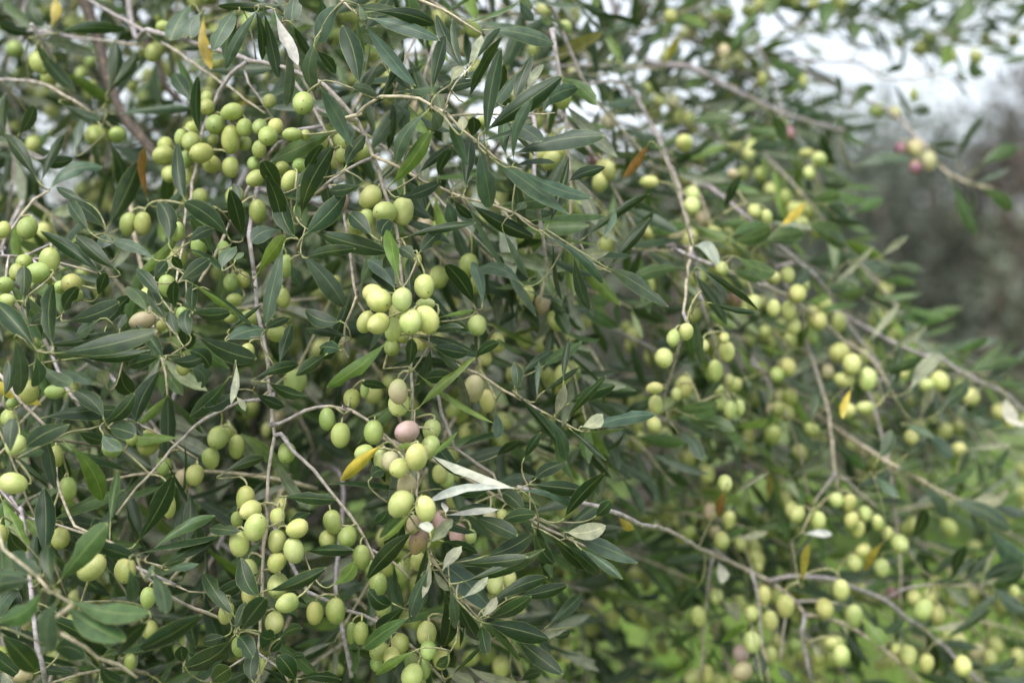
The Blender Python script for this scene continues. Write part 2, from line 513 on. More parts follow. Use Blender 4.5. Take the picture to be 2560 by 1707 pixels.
# leaves: region: base x y, tip x y, apparent width, kind, extra depth in cm
# kinds: d dark green upper side, g upper side facing the sky, its sky sheen painted in as a grey-green tint, m mid green, l yellow-green with light through the blade painted into the tint, s olive-grey underside, S bright silver underside, y yellow, o orange-brown
LEAVES = {
1: """280 215 0 150 80 d;290 215 40 0 90 m;300 190 215 0 100 d;370 220 810 195 80 d;330 180 360 0 70 y;220 260 480 580 90 d;700 650 750 280 90 d;700 600 890 350 80 d;390 670 650 775 70 d;45 880 40 620 70 d;120 880 220 700 80 d;220 1040 470 1040 80 d;690 900 810 1250 90 d;490 1000 530 780 60 g;750 750 1240 710 50 g 3
250 1190 40 890 100 d;275 1190 415 890 60 d;320 1240 655 1100 85 g;580 1330 375 1225 60 d;590 1520 450 1320 80 d;690 1500 505 1340 110 d;700 1490 900 1070 130 d;965 1310 945 985 60 o;1215 1320 1160 945 90 d -2;1310 890 1295 515 65 d -1;1260 670 1140 490 100 d;1100 1600 1040 1330 120 d;1500 1560 1215 1330 120 d;1400 1350 1250 1310 50 d;1590 1560 1505 1250 105 d;1560 1320 1525 1205 60 d;1845 1560 1740 1165 110 d;1940 1560 1825 1240 115 d -1;1830 1250 1720 1060 110 d;1920 1360 2000 1110 90 d;1970 1430 2170 970 130 d;2020 1140 2100 950 80 d;1980 1540 2250 1270 130 d -2;2190 860 1780 1050 120 m 3;1250 30 1120 255 120 g;1320 80 1255 240 110 g;1330 100 1380 440 80 y 4;1540 70 1400 325 110 g;1560 80 1470 380 95 g;1690 60 1480 440 70 g -1;1660 50 1710 380 60 d;1720 60 1820 500 90 d;1840 180 1870 680 55 g;1790 60 1940 410 75 S -1;1910 160 2040 380 60 d;2060 330 2190 480 70 d;2220 20 2070 250 130 g -1;2090 -10 2100 190 70 g;2090 230 2050 590 100 g;1880 30 1440 40 60 d;1940 -40 1910 130 100 g;905 150 1130 320 60 m""",
2: """270 130 610 545 105 g;310 80 735 160 100 d -1;320 120 765 260 90 g;250 30 290 130 50 g -1;190 20 480 50 80 g;1070 195 1510 285 100 g;255 580 150 185 130 d;380 420 290 570 70 d 2;730 620 815 250 90 d;610 600 465 370 90 d 1;960 470 770 110 90 d 3;940 480 870 130 45 g 2;1010 410 1175 190 50 d;960 430 1050 240 70 s;860 540 940 440 70 s -1;730 620 1045 530 80 d 1;500 600 790 570 50 g 2;970 660 1180 260 75 d;1090 940 1180 340 90 d -2;1140 640 1200 430 60 d 1;1270 680 1385 370 85 d 1;1345 610 1455 430 60 s 1;1060 870 1565 510 130 d -1;1420 720 1675 580 95 g;1240 1020 1835 895 110 g -1;1270 1070 1385 655 60 g -3;1220 1030 1230 690 80 g 2;1240 800 1440 920 110 g 1;730 730 780 840 110 g -2;930 870 930 770 65 s -3;700 730 505 1050 95 g -1;570 670 690 870 60 l 2;390 640 215 570 60 g;0 570 205 945 105 g -1;170 1090 290 890 95 d -1;450 1220 710 870 100 l -1;840 800 965 1075 80 g -2;990 900 1000 770 90 d 2;950 1250 980 910 90 d 2;1040 980 1110 1345 130 g -2;1130 1040 1610 1385 110 g -2;1290 1100 1760 1285 90 g -2;1310 1130 1470 1220 40 l;1620 1190 1855 1095 80 d 1;1490 1480 1620 1040 55 d;770 1160 850 980 70 d 2;640 1140 840 970 60 d 2;850 1230 990 1150 40 s 2;510 1290 780 1190 85 d -1;280 1200 70 1240 80 d -1;340 1540 200 1400 110 d -2;400 1560 460 1440 110 d -2;560 1550 1000 1460 60 d -1;830 1310 880 1470 85 g;980 1330 1385 1545 100 d;1280 1380 1330 1320 60 g -1;1720 1560 2135 1280 60 d;1840 1560 1920 1380 45 g -1;1990 1560 2175 1385 50 d;870 1300 1000 1420 60 d 1;550 1180 700 1420 90 g 2;1300 0 1400 130 70 g 6;2150 930 1985 1150 60 o -6""",
3: """1230 700 1360 560 90 m;1260 1090 1590 1040 70 g;1870 1180 2030 1520 90 m;2080 1230 2270 1360 90 m;2030 1120 2310 970 90 m;1920 1060 2080 770 50 d;1740 960 1920 930 40 d;1600 720 1740 730 60 d;100 590 330 480 80 m;130 790 440 770 80 m -6;390 920 550 850 70 d;540 980 780 940 80 d;700 760 800 940 80 m;1000 850 1100 1060 60 d;1080 840 1310 950 70 m;1060 830 1250 830 50 d;1010 1190 1200 1200 60 d;1230 1390 1420 1300 80 m;930 1330 1150 1280 70 m;1060 1340 1200 1420 90 d;440 1540 690 1490 90 m;930 1460 1160 1560 110 m;660 1560 910 1520 80 m;760 1480 915 1330 60 y -5;0 430 90 240 50 y;400 1380 500 1150 60 d;1030 250 1070 20 100 m;1260 280 1240 140 80 m;1860 180 1990 0 100 m;1720 120 1780 40 40 d;1420 490 1570 430 50 d;1150 690 1140 500 50 d;680 130 740 0 80 m;500 330 600 200 90 g;1990 560 1900 480 40 d;2120 480 1990 430 90 m;1500 260 1690 180 70 g""",
4: """660 350 280 85 90 d;780 340 505 110 100 d -1;1020 265 750 140 70 g;760 150 650 110 90 g;1230 150 1390 60 80 d;1400 245 1250 0 80 m 2;1170 410 1360 260 90 d;1200 330 1130 240 60 d;1450 330 1540 180 90 g;1530 270 1590 215 50 g;1670 370 1850 110 100 l;1860 140 1740 665 110 g -2;1850 70 1650 140 100 g;1940 200 2245 555 120 g -1;2000 250 2310 190 80 d -2;1900 280 1960 420 60 g -1;150 520 155 310 100 d -2;210 470 305 420 80 l;350 840 350 430 110 d -3;420 600 505 440 90 d;420 660 765 540 120 d -1;360 870 1000 730 130 d -3;280 820 760 730 70 d;520 900 960 850 80 d -1;190 690 330 630 80 d;170 680 175 500 60 d;240 850 -40 540 130 d -3;90 760 115 1130 100 g -2;20 1160 50 930 80 d;230 880 250 1070 100 g -2;280 940 465 1060 90 g;1060 510 900 330 80 d -1;1000 380 1085 270 80 d;955 600 840 440 110 g -1;1085 660 975 455 80 d -1;1150 590 1145 400 80 d -2;1260 610 1260 430 80 d;1270 590 1500 600 85 d;1250 770 1230 590 90 d -2;1160 750 1110 600 80 d -1;1070 910 890 690 80 d -1;1180 870 1200 720 110 d -1;1280 750 1660 900 130 d -1;1470 790 1715 715 110 g;1105 910 1320 890 90 d -3;1220 850 1365 960 110 d -2;1060 890 845 955 90 d -1;1060 960 890 1310 110 d -1;1240 970 1330 1085 110 g -1;1080 950 1120 1045 25 s -2;690 700 840 510 90 d 2;640 500 690 350 80 d 2;660 640 500 745 80 g;780 720 820 620 70 d;1500 1020 1250 1270 110 d;1520 1120 1340 1220 90 d 1;1540 920 1510 1190 50 s -1;1540 1150 1600 1245 40 s;1640 1050 1940 950 80 d -1;1750 1060 1995 1145 80 d -1;1660 1130 1855 1215 75 d;1820 960 1900 690 80 d 1;1730 720 1890 640 60 d;2230 660 2000 590 100 d;2290 770 2010 710 70 d 1;2230 850 2090 830 90 d -1;2130 880 1940 1010 80 d -1;1490 720 1700 560 30 d;1360 450 1640 680 50 d;1230 400 1550 630 40 l;680 1300 495 1120 110 d;670 1330 870 1140 100 d -1;500 1380 680 1440 80 d;710 1360 880 1400 110 d;670 1390 790 1500 90 g -1;160 1500 440 1340 130 d -2;70 1530 80 1300 90 d -2;120 1560 280 1510 80 g;410 1440 660 1820 120 l;800 960 870 1130 120 d 2;700 1100 640 990 90 s;820 1290 930 1410 60 d""",
5: """-60 70 425 205 120 d -1;520 410 450 75 95 l -2;620 260 520 185 90 d -1;645 220 785 80 90 d -1;490 460 320 270 100 g 1;450 400 430 240 70 g 2;600 530 590 260 60 d 2;1190 60 1360 375 55 g;1330 430 1040 320 100 g 2;1010 560 830 300 110 d 2;1060 560 1000 280 70 g 1;1450 100 1835 405 45 g -1;1620 190 1875 210 80 s -1;1870 310 2260 555 110 g -1;1875 310 2145 0 80 d;1640 470 1950 695 90 m 16;1640 600 1710 710 90 m 16;1730 520 1880 500 90 m 18;440 790 60 1080 90 l -1;450 1100 275 1065 60 d;580 970 600 780 80 d -2;720 820 955 870 90 d -1;730 830 930 990 50 g -1;740 740 930 705 60 d 1;820 660 970 720 50 d 1;770 640 1000 590 30 l;640 1230 995 910 65 l -2;610 980 1110 1310 45 l -1;640 1070 900 1030 90 d 2;430 970 820 930 70 d 3;1010 910 1170 800 70 d;1280 1120 1270 940 80 d -1;1310 1010 1515 855 60 d 1;1450 960 1700 800 80 m 3;1420 1170 1430 930 35 g;1590 1060 1625 780 50 d;1530 1280 1600 1080 70 s -1;1460 1120 1690 965 40 d;1610 1310 1860 1030 60 d;1620 1200 1920 1080 90 d 2;1700 1350 1840 1270 90 s -1;1750 1370 2175 1275 80 g;1750 1385 1985 1360 25 l;1440 1260 1600 1560 80 g -1;1640 1370 1860 1560 40 d;1270 1130 1580 1480 60 d 1;1140 1240 1150 1420 70 g 3;1150 1540 1310 1440 60 d 2;1330 1560 1440 1390 60 d 1;700 1560 890 1390 35 l -2;500 1480 600 1455 40 l -2;135 810 0 880 90 d""",
6: """200 170 355 275 90 S -4;430 130 690 60 90 m;620 170 910 95 90 m;920 30 1180 160 100 m;480 240 720 330 110 m -3;440 340 630 390 80 m -3;240 320 600 580 50 d -6;300 540 590 600 40 d -5;1080 440 1360 180 40 s;1110 490 1310 460 60 m;1340 790 1530 560 50 s;1480 870 1710 700 60 s;1400 980 1690 890 70 d -3;1460 1140 1540 830 70 d -3;1610 1110 1800 880 100 s -4;1790 1260 1970 1070 90 d -4;1680 1290 1770 1100 60 s -3;2240 1150 2352 1340 80 S -3;2000 1500 2260 1470 50 s;1880 870 2110 780 50 m;1980 990 2170 940 40 m;2150 1060 2352 1070 50 m;1940 1290 2120 1220 60 d;1260 260 1490 290 90 g;1500 300 1690 330 60 g;1410 240 1590 110 50 s;1590 1530 1700 1420 70 d -4;1400 1560 1480 1380 90 d -5;1720 1370 1890 1530 90 g -4;1560 1340 1750 1420 60 g -4;70 1230 340 1200 80 m -2;220 1300 450 1370 80 m -2;90 1380 240 1560 80 g -3;1230 1100 1170 1290 50 y -4;250 1180 370 1060 40 d;190 620 250 930 60 g;970 1310 990 1130 60 g 3""",
7: """290 770 285 310 130 d;390 900 690 540 150 m -2;620 760 640 500 150 d 4;290 870 90 720 120 d;360 960 320 680 100 d -3;200 860 0 850 60 g;250 900 -50 960 110 d;270 960 0 1160 130 m;380 1030 330 1350 130 g -3;440 1020 960 1100 140 m -2;440 1060 800 1280 160 m -1;0 1240 230 1480 140 d 2;350 1350 550 1390 150 d 1;780 1400 950 1180 120 d;840 1380 1300 1130 120 d;650 1440 800 1560 100 d;60 560 170 700 110 d 2;0 350 170 700 110 l 5;880 670 1120 230 120 d;960 740 1385 485 65 m;1060 800 1400 610 90 d -1;905 760 665 680 100 d -2;1090 830 1290 790 55 g -1;1000 840 1080 1100 100 g -2;970 900 1000 790 40 g -2;840 800 870 1020 90 g -1;1590 580 1380 560 80 d;1440 210 1720 100 70 d 2;1830 350 2180 370 85 d;1880 540 2020 460 60 d;2000 710 2300 700 75 d;1700 1010 1580 760 120 d -2;1740 960 2115 820 90 d -2;1540 1140 1340 860 100 d -1;1580 1220 1730 1015 130 d -3;1530 1230 1600 1040 75 d -3;1520 1270 1205 1460 130 d -1;1480 1260 1330 1300 80 d;1550 1260 1650 1390 120 d -2;1650 1560 1670 1340 100 d -1;1690 1230 1790 1260 130 d -2;1820 1280 1970 1210 70 d -2;1760 1370 1830 1290 70 d -1;1930 1560 1820 1390 120 d -1;1890 1410 1990 1390 50 d;1380 1560 1500 1470 120 d;1200 1440 1180 1330 90 d;1960 1540 2220 1545 70 d;2170 930 2310 780 90 l -1;1230 300 1210 640 90 d 6;720 530 770 190 60 m""",
8: """1280 295 760 95 70 S -2;1275 300 735 380 60 S -3;820 470 1155 435 45 S -1;820 460 800 390 40 S -2;720 590 705 515 90 S -5;710 660 860 505 80 s -4;800 830 920 680 75 s -3;930 1010 1090 880 55 s -3;1050 1140 1150 1010 60 s -2;800 640 1025 720 60 d -1;880 780 1340 745 80 d -1;920 910 1445 700 90 d -2;1070 1080 1470 885 90 d;1100 1140 1370 1005 90 d -1;1060 1170 1480 1275 130 d -1;1290 1000 1605 930 90 d 1;1480 1200 1695 1000 80 d 1;770 770 1130 1100 150 g 2;720 800 590 1150 100 g -2;710 740 670 1000 50 s -1;740 830 840 960 50 s -1;850 950 885 1200 70 g -2;660 860 600 1120 80 d 1;800 930 810 1310 110 d 2;890 1030 1030 1280 100 d 1;990 1120 1295 1410 45 m -1;1050 1190 1090 1370 90 d 1;620 570 315 880 110 d -1;600 440 415 625 40 l -3;450 420 365 520 80 d;540 490 450 700 130 d 2;480 1050 320 960 110 d -1;590 1130 300 1330 100 m;580 1040 380 1210 90 d 1;610 1360 375 1505 60 l -2;840 1375 760 1450 70 d -2;860 1520 1050 1330 30 d;1000 480 1280 600 100 d;1170 520 1400 470 90 d;1070 740 1370 600 110 d;880 440 1100 415 50 d 1;780 300 1100 290 80 d 2;1370 270 1730 310 100 d;1290 320 1665 420 60 g;1340 470 1200 330 100 d 1;1590 500 1850 210 90 d;1600 580 1855 540 110 s -1;1670 620 2060 775 110 g;1700 690 1965 880 60 g -1;1600 660 1820 850 80 d;1480 590 1730 815 90 d -1;1400 570 1530 780 90 d;1280 1270 1575 1500 110 d;1620 1210 1440 1240 60 s;1510 1260 1630 1240 50 d 1;1400 240 1600 130 90 d;1800 480 1900 380 80 d;900 1190 1040 1310 60 s 2;820 1460 1000 1560 80 s 2;960 1450 1270 1560 60 s 2;1310 1560 1445 1500 70 d;420 0 145 240 80 y -3;330 230 420 180 90 d;0 360 90 370 70 d;1950 480 2050 560 60 y 8""",
9: """230 930 100 1080 100 d -2;290 760 240 920 60 d;350 770 375 910 75 S -1;470 620 670 580 50 s;910 590 1090 590 50 S;380 1050 490 1150 90 s;400 300 350 470 60 o -2;910 930 945 670 55 y -3;1440 640 1310 830 60 y -2;560 1180 380 1300 55 l -2;370 960 540 980 40 d;440 350 680 200 35 s;2080 900 2352 790 90 d;2150 900 2352 830 90 d;2100 960 2352 1160 70 g;2150 940 2352 1080 90 g;1860 370 2250 560 110 g -2;2120 540 2352 760 110 g;2130 420 2352 460 70 g;2000 370 2240 310 90 s;1790 270 1910 250 90 s;1380 220 1530 350 70 g -4;1330 210 1220 80 60 m;1690 290 1840 480 80 g;1750 870 1900 720 50 d;1890 900 1970 680 70 d;2080 890 2170 680 30 s;1730 910 1960 905 40 d;1830 940 1990 1060 80 s;1720 1210 2030 1165 50 s;1830 1280 2140 1090 50 d;1410 1250 1570 1150 60 d -2;1300 1150 1440 1310 100 l;640 1540 610 1380 90 d -4;740 1450 850 1550 60 d;1620 1480 1900 1560 60 d;2040 1490 2220 1510 40 d;2170 1490 2300 1400 60 d;960 1310 1030 1380 50 s;1600 630 1700 440 80 d;2080 270 2250 40 50 d;1920 190 1990 40 50 d;1500 190 1680 120 90 m""",
}

# olives: region: centre x y, short and long apparent diameter, lean of the long axis from upright (degrees, clockwise), colour, extra depth in cm
# colours: g green, y pale yellow-green, t lightly flushed, p purple, r red-purple
OLIVES = {
1: """1005 345 110 130 10 g;1065 185 90 90 0 g;100 330 110 110 0 g 10;620 890 125 120 0 g;765 880 110 110 0 g;595 400 80 90 0 g 20;530 480 80 90 0 g 20;600 570 80 90 0 g 20;860 570 80 80 0 g 25;215 940 90 100 0 g 10;1070 1020 125 140 80 g;1315 1000 130 145 60 g -1;1410 815 125 130 0 g;1515 735 110 145 75 g;1510 910 125 190 0 g;1245 930 110 120 0 g;1255 850 90 110 0 g 1;1180 900 80 110 0 g;1080 950 90 100 0 g 1;1220 1040 90 120 0 g 1;1110 1140 100 110 0 g 1;1510 1095 115 140 0 g;1600 835 105 120 0 g;1700 830 100 110 0 g;1800 830 100 110 0 g;1750 895 115 120 0 g -1;1910 880 90 130 85 g;1995 885 70 80 0 g 1;1695 975 90 110 0 g;1600 940 90 100 0 g 1;1980 675 145 160 0 g -3;1760 665 100 90 0 g 2;1350 700 95 100 0 g;1350 640 80 90 0 g;1385 1070 110 110 0 g 1;1310 1290 100 110 0 g;1665 1165 105 125 45 g;1895 1185 100 140 20 g;1680 1380 110 150 0 g 1;1535 1290 110 130 0 g;1655 1070 80 90 0 g;1840 1100 100 100 0 g 2;1960 1080 100 100 0 g 2;935 1460 110 150 0 g;840 1465 100 140 10 g;1155 1510 90 120 0 g;180 1490 125 145 10 g;20 1500 90 110 0 g;1240 1150 100 120 0 g 2;1390 910 80 90 0 g 2;2230 1020 80 100 0 g 2;2230 1310 100 130 0 p 1;1620 150 90 110 0 g 15;640 1050 90 110 0 t 15""",
2: """325 1285 130 160 35 y;425 1385 140 150 80 y -1;545 1380 135 175 10 y;305 1430 100 130 0 y;395 850 90 110 0 g 25;470 785 90 100 0 g 25;520 840 80 90 0 g 30;1060 800 80 80 0 g 12;1540 1050 90 90 0 g 25;1270 540 80 90 0 g 20;2130 590 100 100 0 g 5;2220 650 90 110 0 y 5;2150 1190 80 120 90 y;1890 800 100 110 0 t 12;1490 840 80 90 0 t 25;1430 1020 80 80 0 g 20;1690 1360 100 130 0 g 15;1060 1440 80 90 0 g 12;2290 110 90 100 0 g;1600 180 90 90 0 y 10;1460 60 90 100 0 y 25;2150 1520 90 100 0 g""",
3: """45 110 80 90 0 y;395 340 80 100 0 t;1390 720 90 110 80 g;1505 740 80 80 0 y;60 670 90 100 0 t;820 870 70 80 0 r;130 930 110 110 0 y -5;1010 1040 100 100 0 y -5;950 1130 80 90 0 y;930 1000 60 90 90 y;1545 970 70 80 0 r;1640 970 100 110 0 t;1730 1055 100 130 0 t -3;1645 1095 80 90 0 r;185 1350 110 120 0 y -5;185 1270 90 100 0 y;590 1380 90 100 0 y;670 1420 80 100 0 y;450 1140 80 80 0 t;70 1540 90 110 90 t;640 520 70 100 0 g;910 540 60 100 0 g;1630 620 60 90 0 g""",
4: """320 265 130 165 0 g -1;240 345 125 155 80 g -2;160 280 100 100 0 g;105 340 90 110 0 g;30 420 110 110 0 g;470 420 130 130 0 g;400 440 90 90 0 g 1;45 525 90 110 90 y -1;500 490 90 90 0 g 2;1090 430 120 150 0 g 1;960 500 110 120 0 g 1;1190 620 90 110 0 g 1;930 660 110 165 80 t;1055 690 70 70 0 g;1010 740 70 80 0 t;1200 960 90 110 0 g 1;1620 860 90 110 0 y 1;1870 300 100 150 0 g 3;1300 170 100 130 0 g 2;1460 200 90 130 0 g 2;1170 240 120 140 0 g 4;1510 410 95 110 0 g 6;1590 390 80 100 0 g 6;1530 520 90 100 80 g 6;1850 510 90 130 0 g 4;1630 640 110 140 80 g 4;1810 740 110 130 80 g 5;1500 630 80 90 0 g 4;190 1120 125 150 0 g 1;60 1290 110 120 0 g 1;1930 1060 140 150 0 g 8;970 1450 140 165 20 g 6;1420 1420 125 140 0 g 5;1490 1390 80 120 0 g 7;1545 1480 95 145 0 g 6;1870 1520 110 130 0 g 2;100 1470 130 140 0 y;730 1490 120 120 0 g 3;1740 1370 60 100 0 y 20;860 1430 80 90 0 g 4;360 1120 90 130 90 g 5;80 1200 80 80 0 g 3;370 1540 90 130 0 g 4""",
5: """385 525 150 165 -60 y -3;350 490 120 140 -60 y -1;540 520 130 155 5 y -4;685 435 130 160 0 y -2;690 550 80 120 80 y;378 675 130 145 55 y -4;300 665 110 150 20 y -2;475 715 110 155 0 y -2;595 665 135 155 10 y -4;695 650 145 175 -30 y -3;490 605 80 110 0 y;470 830 100 110 0 g 2;545 770 80 80 0 g 2;655 790 100 120 0 y 2;640 260 50 80 0 g;560 290 80 120 0 g 3;515 1120 130 170 0 t -3;515 1200 130 150 0 y -1;570 1380 140 160 75 p -3;730 1370 110 130 20 y -1;1030 690 115 130 0 y 6;1160 800 100 130 0 y 7;1080 890 90 110 0 y 8;1010 1100 120 165 10 t 4;1090 1180 100 150 0 y 6;210 1170 110 135 0 g 2;290 1110 60 110 0 g 2;45 1300 100 140 0 g;135 1405 130 165 0 g;350 1385 120 150 0 g;2310 770 80 120 10 y;2250 900 110 120 0 y;2185 1100 80 110 80 y;2195 1205 90 120 0 y;2180 1335 90 100 0 y;770 780 90 100 0 y 20;1050 980 80 90 0 g 14;100 400 80 80 0 g 12""",
6: """145 730 95 115 0 y -3;60 770 90 110 10 y;395 770 70 80 0 y;410 860 95 125 0 y;335 980 85 125 0 y;260 820 70 80 0 y;430 1050 60 90 0 y 2;355 1110 80 80 0 y 1;370 1190 80 100 0 y 1;430 1240 90 125 0 y -1;495 1225 70 110 -10 y;130 1090 110 130 0 y;80 1140 70 90 0 y;380 320 90 100 0 y;590 540 90 100 0 y;715 380 90 90 0 y;810 360 95 115 0 y;870 480 110 120 0 y -3;900 430 90 90 0 y;715 575 90 115 0 y;815 590 95 120 0 y;1050 565 95 120 -10 y;965 600 90 90 0 y;1005 660 115 120 0 y -2;1135 670 100 125 0 y;850 695 90 105 20 y;960 760 90 100 0 g 2;1150 870 130 145 70 y -3;1230 945 115 130 10 y -4;1325 1040 115 140 0 y -3;1180 1040 95 130 90 y -2;1310 1225 90 120 90 y -2;1200 1240 90 100 90 y -2;1310 890 70 100 0 y;1070 990 80 90 0 t 2;660 730 80 90 0 g 8;560 770 100 120 0 g 14;690 820 100 130 0 g 14;810 960 90 110 0 y 5;740 1010 90 100 0 g 6;620 970 110 130 90 g 14;820 800 90 120 0 g 10;600 1170 90 100 0 g 15;1560 990 80 90 0 y;1720 1080 90 90 0 y;1805 1050 110 120 0 y;2000 1150 110 120 0 y;2190 1250 100 110 0 y;2260 1300 100 120 0 y;1620 1420 90 100 0 y;1930 1500 90 90 0 y;550 1420 80 100 0 g 12""",
7: """85 265 140 190 90 y -2;440 300 110 145 0 g 4;600 810 140 195 45 y 3;820 830 130 150 0 y 4;395 620 110 130 0 g 6;0 600 90 130 0 g 2;1105 410 80 150 0 g 2;1275 210 115 135 0 g 3;1200 240 110 140 0 t 5;1380 100 115 140 0 g 6;1070 150 100 120 0 g 6;1600 360 110 150 10 g;1635 440 125 140 60 y -1;1670 550 140 175 15 y -3;1560 655 125 165 -5 y -2;1815 485 100 120 0 y;1940 555 125 145 70 y -3;1920 700 130 165 -5 y -3;1805 640 110 140 10 y -2;1810 780 115 135 30 y -2;1815 930 140 155 0 y -1;1875 1045 125 155 70 y -3;1620 1000 90 130 0 y 1;1480 1110 100 150 20 y 1;1790 1170 125 140 0 y;1840 400 70 80 0 g 1;1550 500 80 110 0 g 2;965 1010 95 130 0 g 5;475 1190 120 130 0 g 12;2055 1110 110 150 0 g;2195 1095 120 155 0 g;165 1160 80 120 0 t 14;1700 1450 80 120 0 y 2;1560 1330 90 130 0 g 2;1620 840 130 150 0 y 2;150 1520 100 120 90 t 10;850 1430 80 120 0 g 12;980 1220 100 120 0 g 14""",
8: """290 65 110 130 70 y -1;400 110 90 140 0 y;460 120 115 130 0 t -1;515 160 125 135 50 y -3;632 90 135 165 5 y -4;720 30 120 155 15 y -2;565 280 120 150 10 t -2;530 400 150 180 45 y -3;685 430 130 170 -15 y -4;610 530 90 120 0 t -1;790 520 95 140 -10 p -1;645 640 110 170 20 r -1;905 600 110 130 0 p 3;985 610 80 100 0 y 3;1110 480 90 100 0 t 3;1190 480 80 100 0 y 3;85 515 110 145 -10 g;50 630 105 115 0 g;180 610 125 140 20 g;270 745 120 165 0 g;385 920 120 150 0 g;410 1080 100 110 0 g 2;265 1240 100 150 10 g;205 1240 70 140 0 g 1;695 1240 120 150 5 y;705 1355 110 125 0 g -2;790 1410 110 130 0 g;520 1310 110 120 0 g;465 1400 115 130 0 y -1;390 1360 110 120 70 g;600 1420 90 110 0 g 1;370 1440 80 90 0 g 2;605 1520 130 150 30 y -1;680 1470 90 140 0 g;1145 920 110 130 0 y 2;1230 890 100 120 0 y 3;640 770 90 120 0 y 3;780 200 90 110 0 y 8;830 240 90 100 0 y 8;530 850 90 140 0 g 3;340 830 80 120 0 g 3;1790 1070 95 120 0 y 18;1610 1380 90 110 0 y 12;1690 1410 80 100 0 y 12""",
9: """398 265 95 110 0 y -3;298 450 85 110 -10 t;428 500 85 115 0 y -1;375 635 95 105 0 y -2;500 660 80 90 0 g 4;870 465 95 110 30 y;1005 510 95 125 0 y;1130 375 95 100 0 y;1210 390 85 110 10 y;1225 500 85 110 0 y;1315 460 80 90 0 y;1270 560 85 110 0 y;1395 520 80 100 -10 y;1545 660 110 115 0 y -2;1300 700 90 100 60 y;1245 785 95 105 0 y;1425 815 95 110 0 y;615 805 70 80 0 y 6;655 995 80 120 0 y;790 1065 120 155 0 y -3;1155 960 110 140 0 y -3;1050 1080 105 115 0 y;1245 1130 105 140 -10 y -1;570 1115 90 95 0 y;695 1160 95 125 -10 y;340 1000 90 95 0 y;225 1130 100 125 0 y;505 1040 105 110 0 g 8;1635 1010 95 100 0 y;1745 1000 100 110 70 y 1;1700 1090 115 135 30 y -2;1790 1120 100 120 0 y;575 1300 110 130 0 y -2;505 1380 100 110 0 p;510 1490 115 130 60 t -2;695 1380 80 110 0 y 1;185 1530 110 120 50 y;285 1510 80 130 0 y;1155 1385 110 140 0 y -2;1110 1300 85 110 90 y;1595 1390 105 125 10 y -1;1520 1360 80 100 0 y;1715 1440 100 130 0 y;1950 1455 110 130 0 y -2;740 1290 80 90 0 g 6;855 1320 90 90 0 g 6;1010 1410 80 90 0 g 5;2230 1270 80 90 0 y 25;2140 1390 80 100 0 y 25;2290 970 70 80 0 y 6;1460 590 80 85 0 y""",
}
# ------------------------------------------------------------------ the setting: grassland, soil, hill
def sheet(name, x0, x1, y0, y1, nx, ny, hf, mat):
    V = [(x0 + (x1 - x0) * i / nx, y0 + (y1 - y0) * j / ny) for j in range(ny + 1) for i in range(nx + 1)]
    V = [(x, y, hf(x, y)) for x, y in V]
    F = [(j * (nx + 1) + i, j * (nx + 1) + i + 1, (j + 1) * (nx + 1) + i + 1, (j + 1) * (nx + 1) + i) for j in range(ny) for i in range(nx)]
    return mesh_obj(name, V, F, mat)

ground = tag(sheet("ground", -400, 400, -60, 900, 80, 90, lambda x, y: 0.0, M_GRASSLAND), kind="structure")
hill = tag(sheet("hill", -300, 300, 45, 240, 60, 30,
                 lambda x, y: -0.5 + 15.5 * math.sin(min(1, max(0, (y - 45) / 110)) * math.pi / 2) ** 2 * (1 + 0.18 * math.sin(x * 0.035 + 1) + 0.10 * math.sin(x * 0.11)), M_HILL), kind="structure")
V, F = [(-1.0, 3.6, 0.004)], []
for k in range(48):
    a = 2 * math.pi * k / 48
    r = 1 + 0.12 * math.sin(3 * a + 1) + 0.08 * math.sin(7 * a)
    V.append((-1.0 + 2.6 * r * math.cos(a), 3.6 + 3.0 * r * math.sin(a), 0.004))
    F.append((0, k + 1, (k + 1) % 48 + 1))
tag(mesh_obj("bare_soil", V, F, M_SOIL, smooth=False), kind="structure")

# grass: blades over the field the camera can see
def blades(n):
    y = 2.6 + 12 * rng.random(n) ** 1.6
    x = (rng.random(n) - 0.42) * (y * 0.85 + 1.5)
    ins = ((x + 1.0) / 2.4) ** 2 + ((y - 3.6) / 2.8) ** 2 < 1
    keep = ~ins | (rng.random(n) < 0.06)
    x, y = x[keep], y[keep]
    n = len(x)
    h = (0.05 + 0.12 * rng.random(n)) * (0.8 + y * 0.04)
    a = rng.random(n) * 2 * np.pi
    lean = 0.6 * h * rng.random(n)
    w = 0.004 + 0.004 * rng.random(n)
    b = rng.random(n) * 2 * np.pi
    px, py = np.cos(a) * w, np.sin(a) * w
    z0 = np.zeros(n)
    P = np.stack([np.stack([x - px, y - py, z0], 1), np.stack([x + px, y + py, z0], 1),
                  np.stack([x + px * .7 + np.cos(b) * lean * .4, y + py * .7 + np.sin(b) * lean * .4, h * .6], 1),
                  np.stack([x - px * .7 + np.cos(b) * lean * .4, y - py * .7 + np.sin(b) * lean * .4, h * .6], 1),
                  np.stack([x + np.cos(b) * lean, y + np.sin(b) * lean, h], 1)], 1).reshape(-1, 3)
    F = []
    for i in range(n):
        k = i * 5
        F.append((k, k + 1, k + 2, k + 3))
        F.append((k + 3, k + 2, k + 4))
    g = rng.random(n)
    T = np.stack([0.08 + 0.10 * g, 0.17 + 0.13 * g, 0.016 + 0.014 * g, np.ones(n)], 1)
    return P, F, np.repeat(T, 5, axis=0)

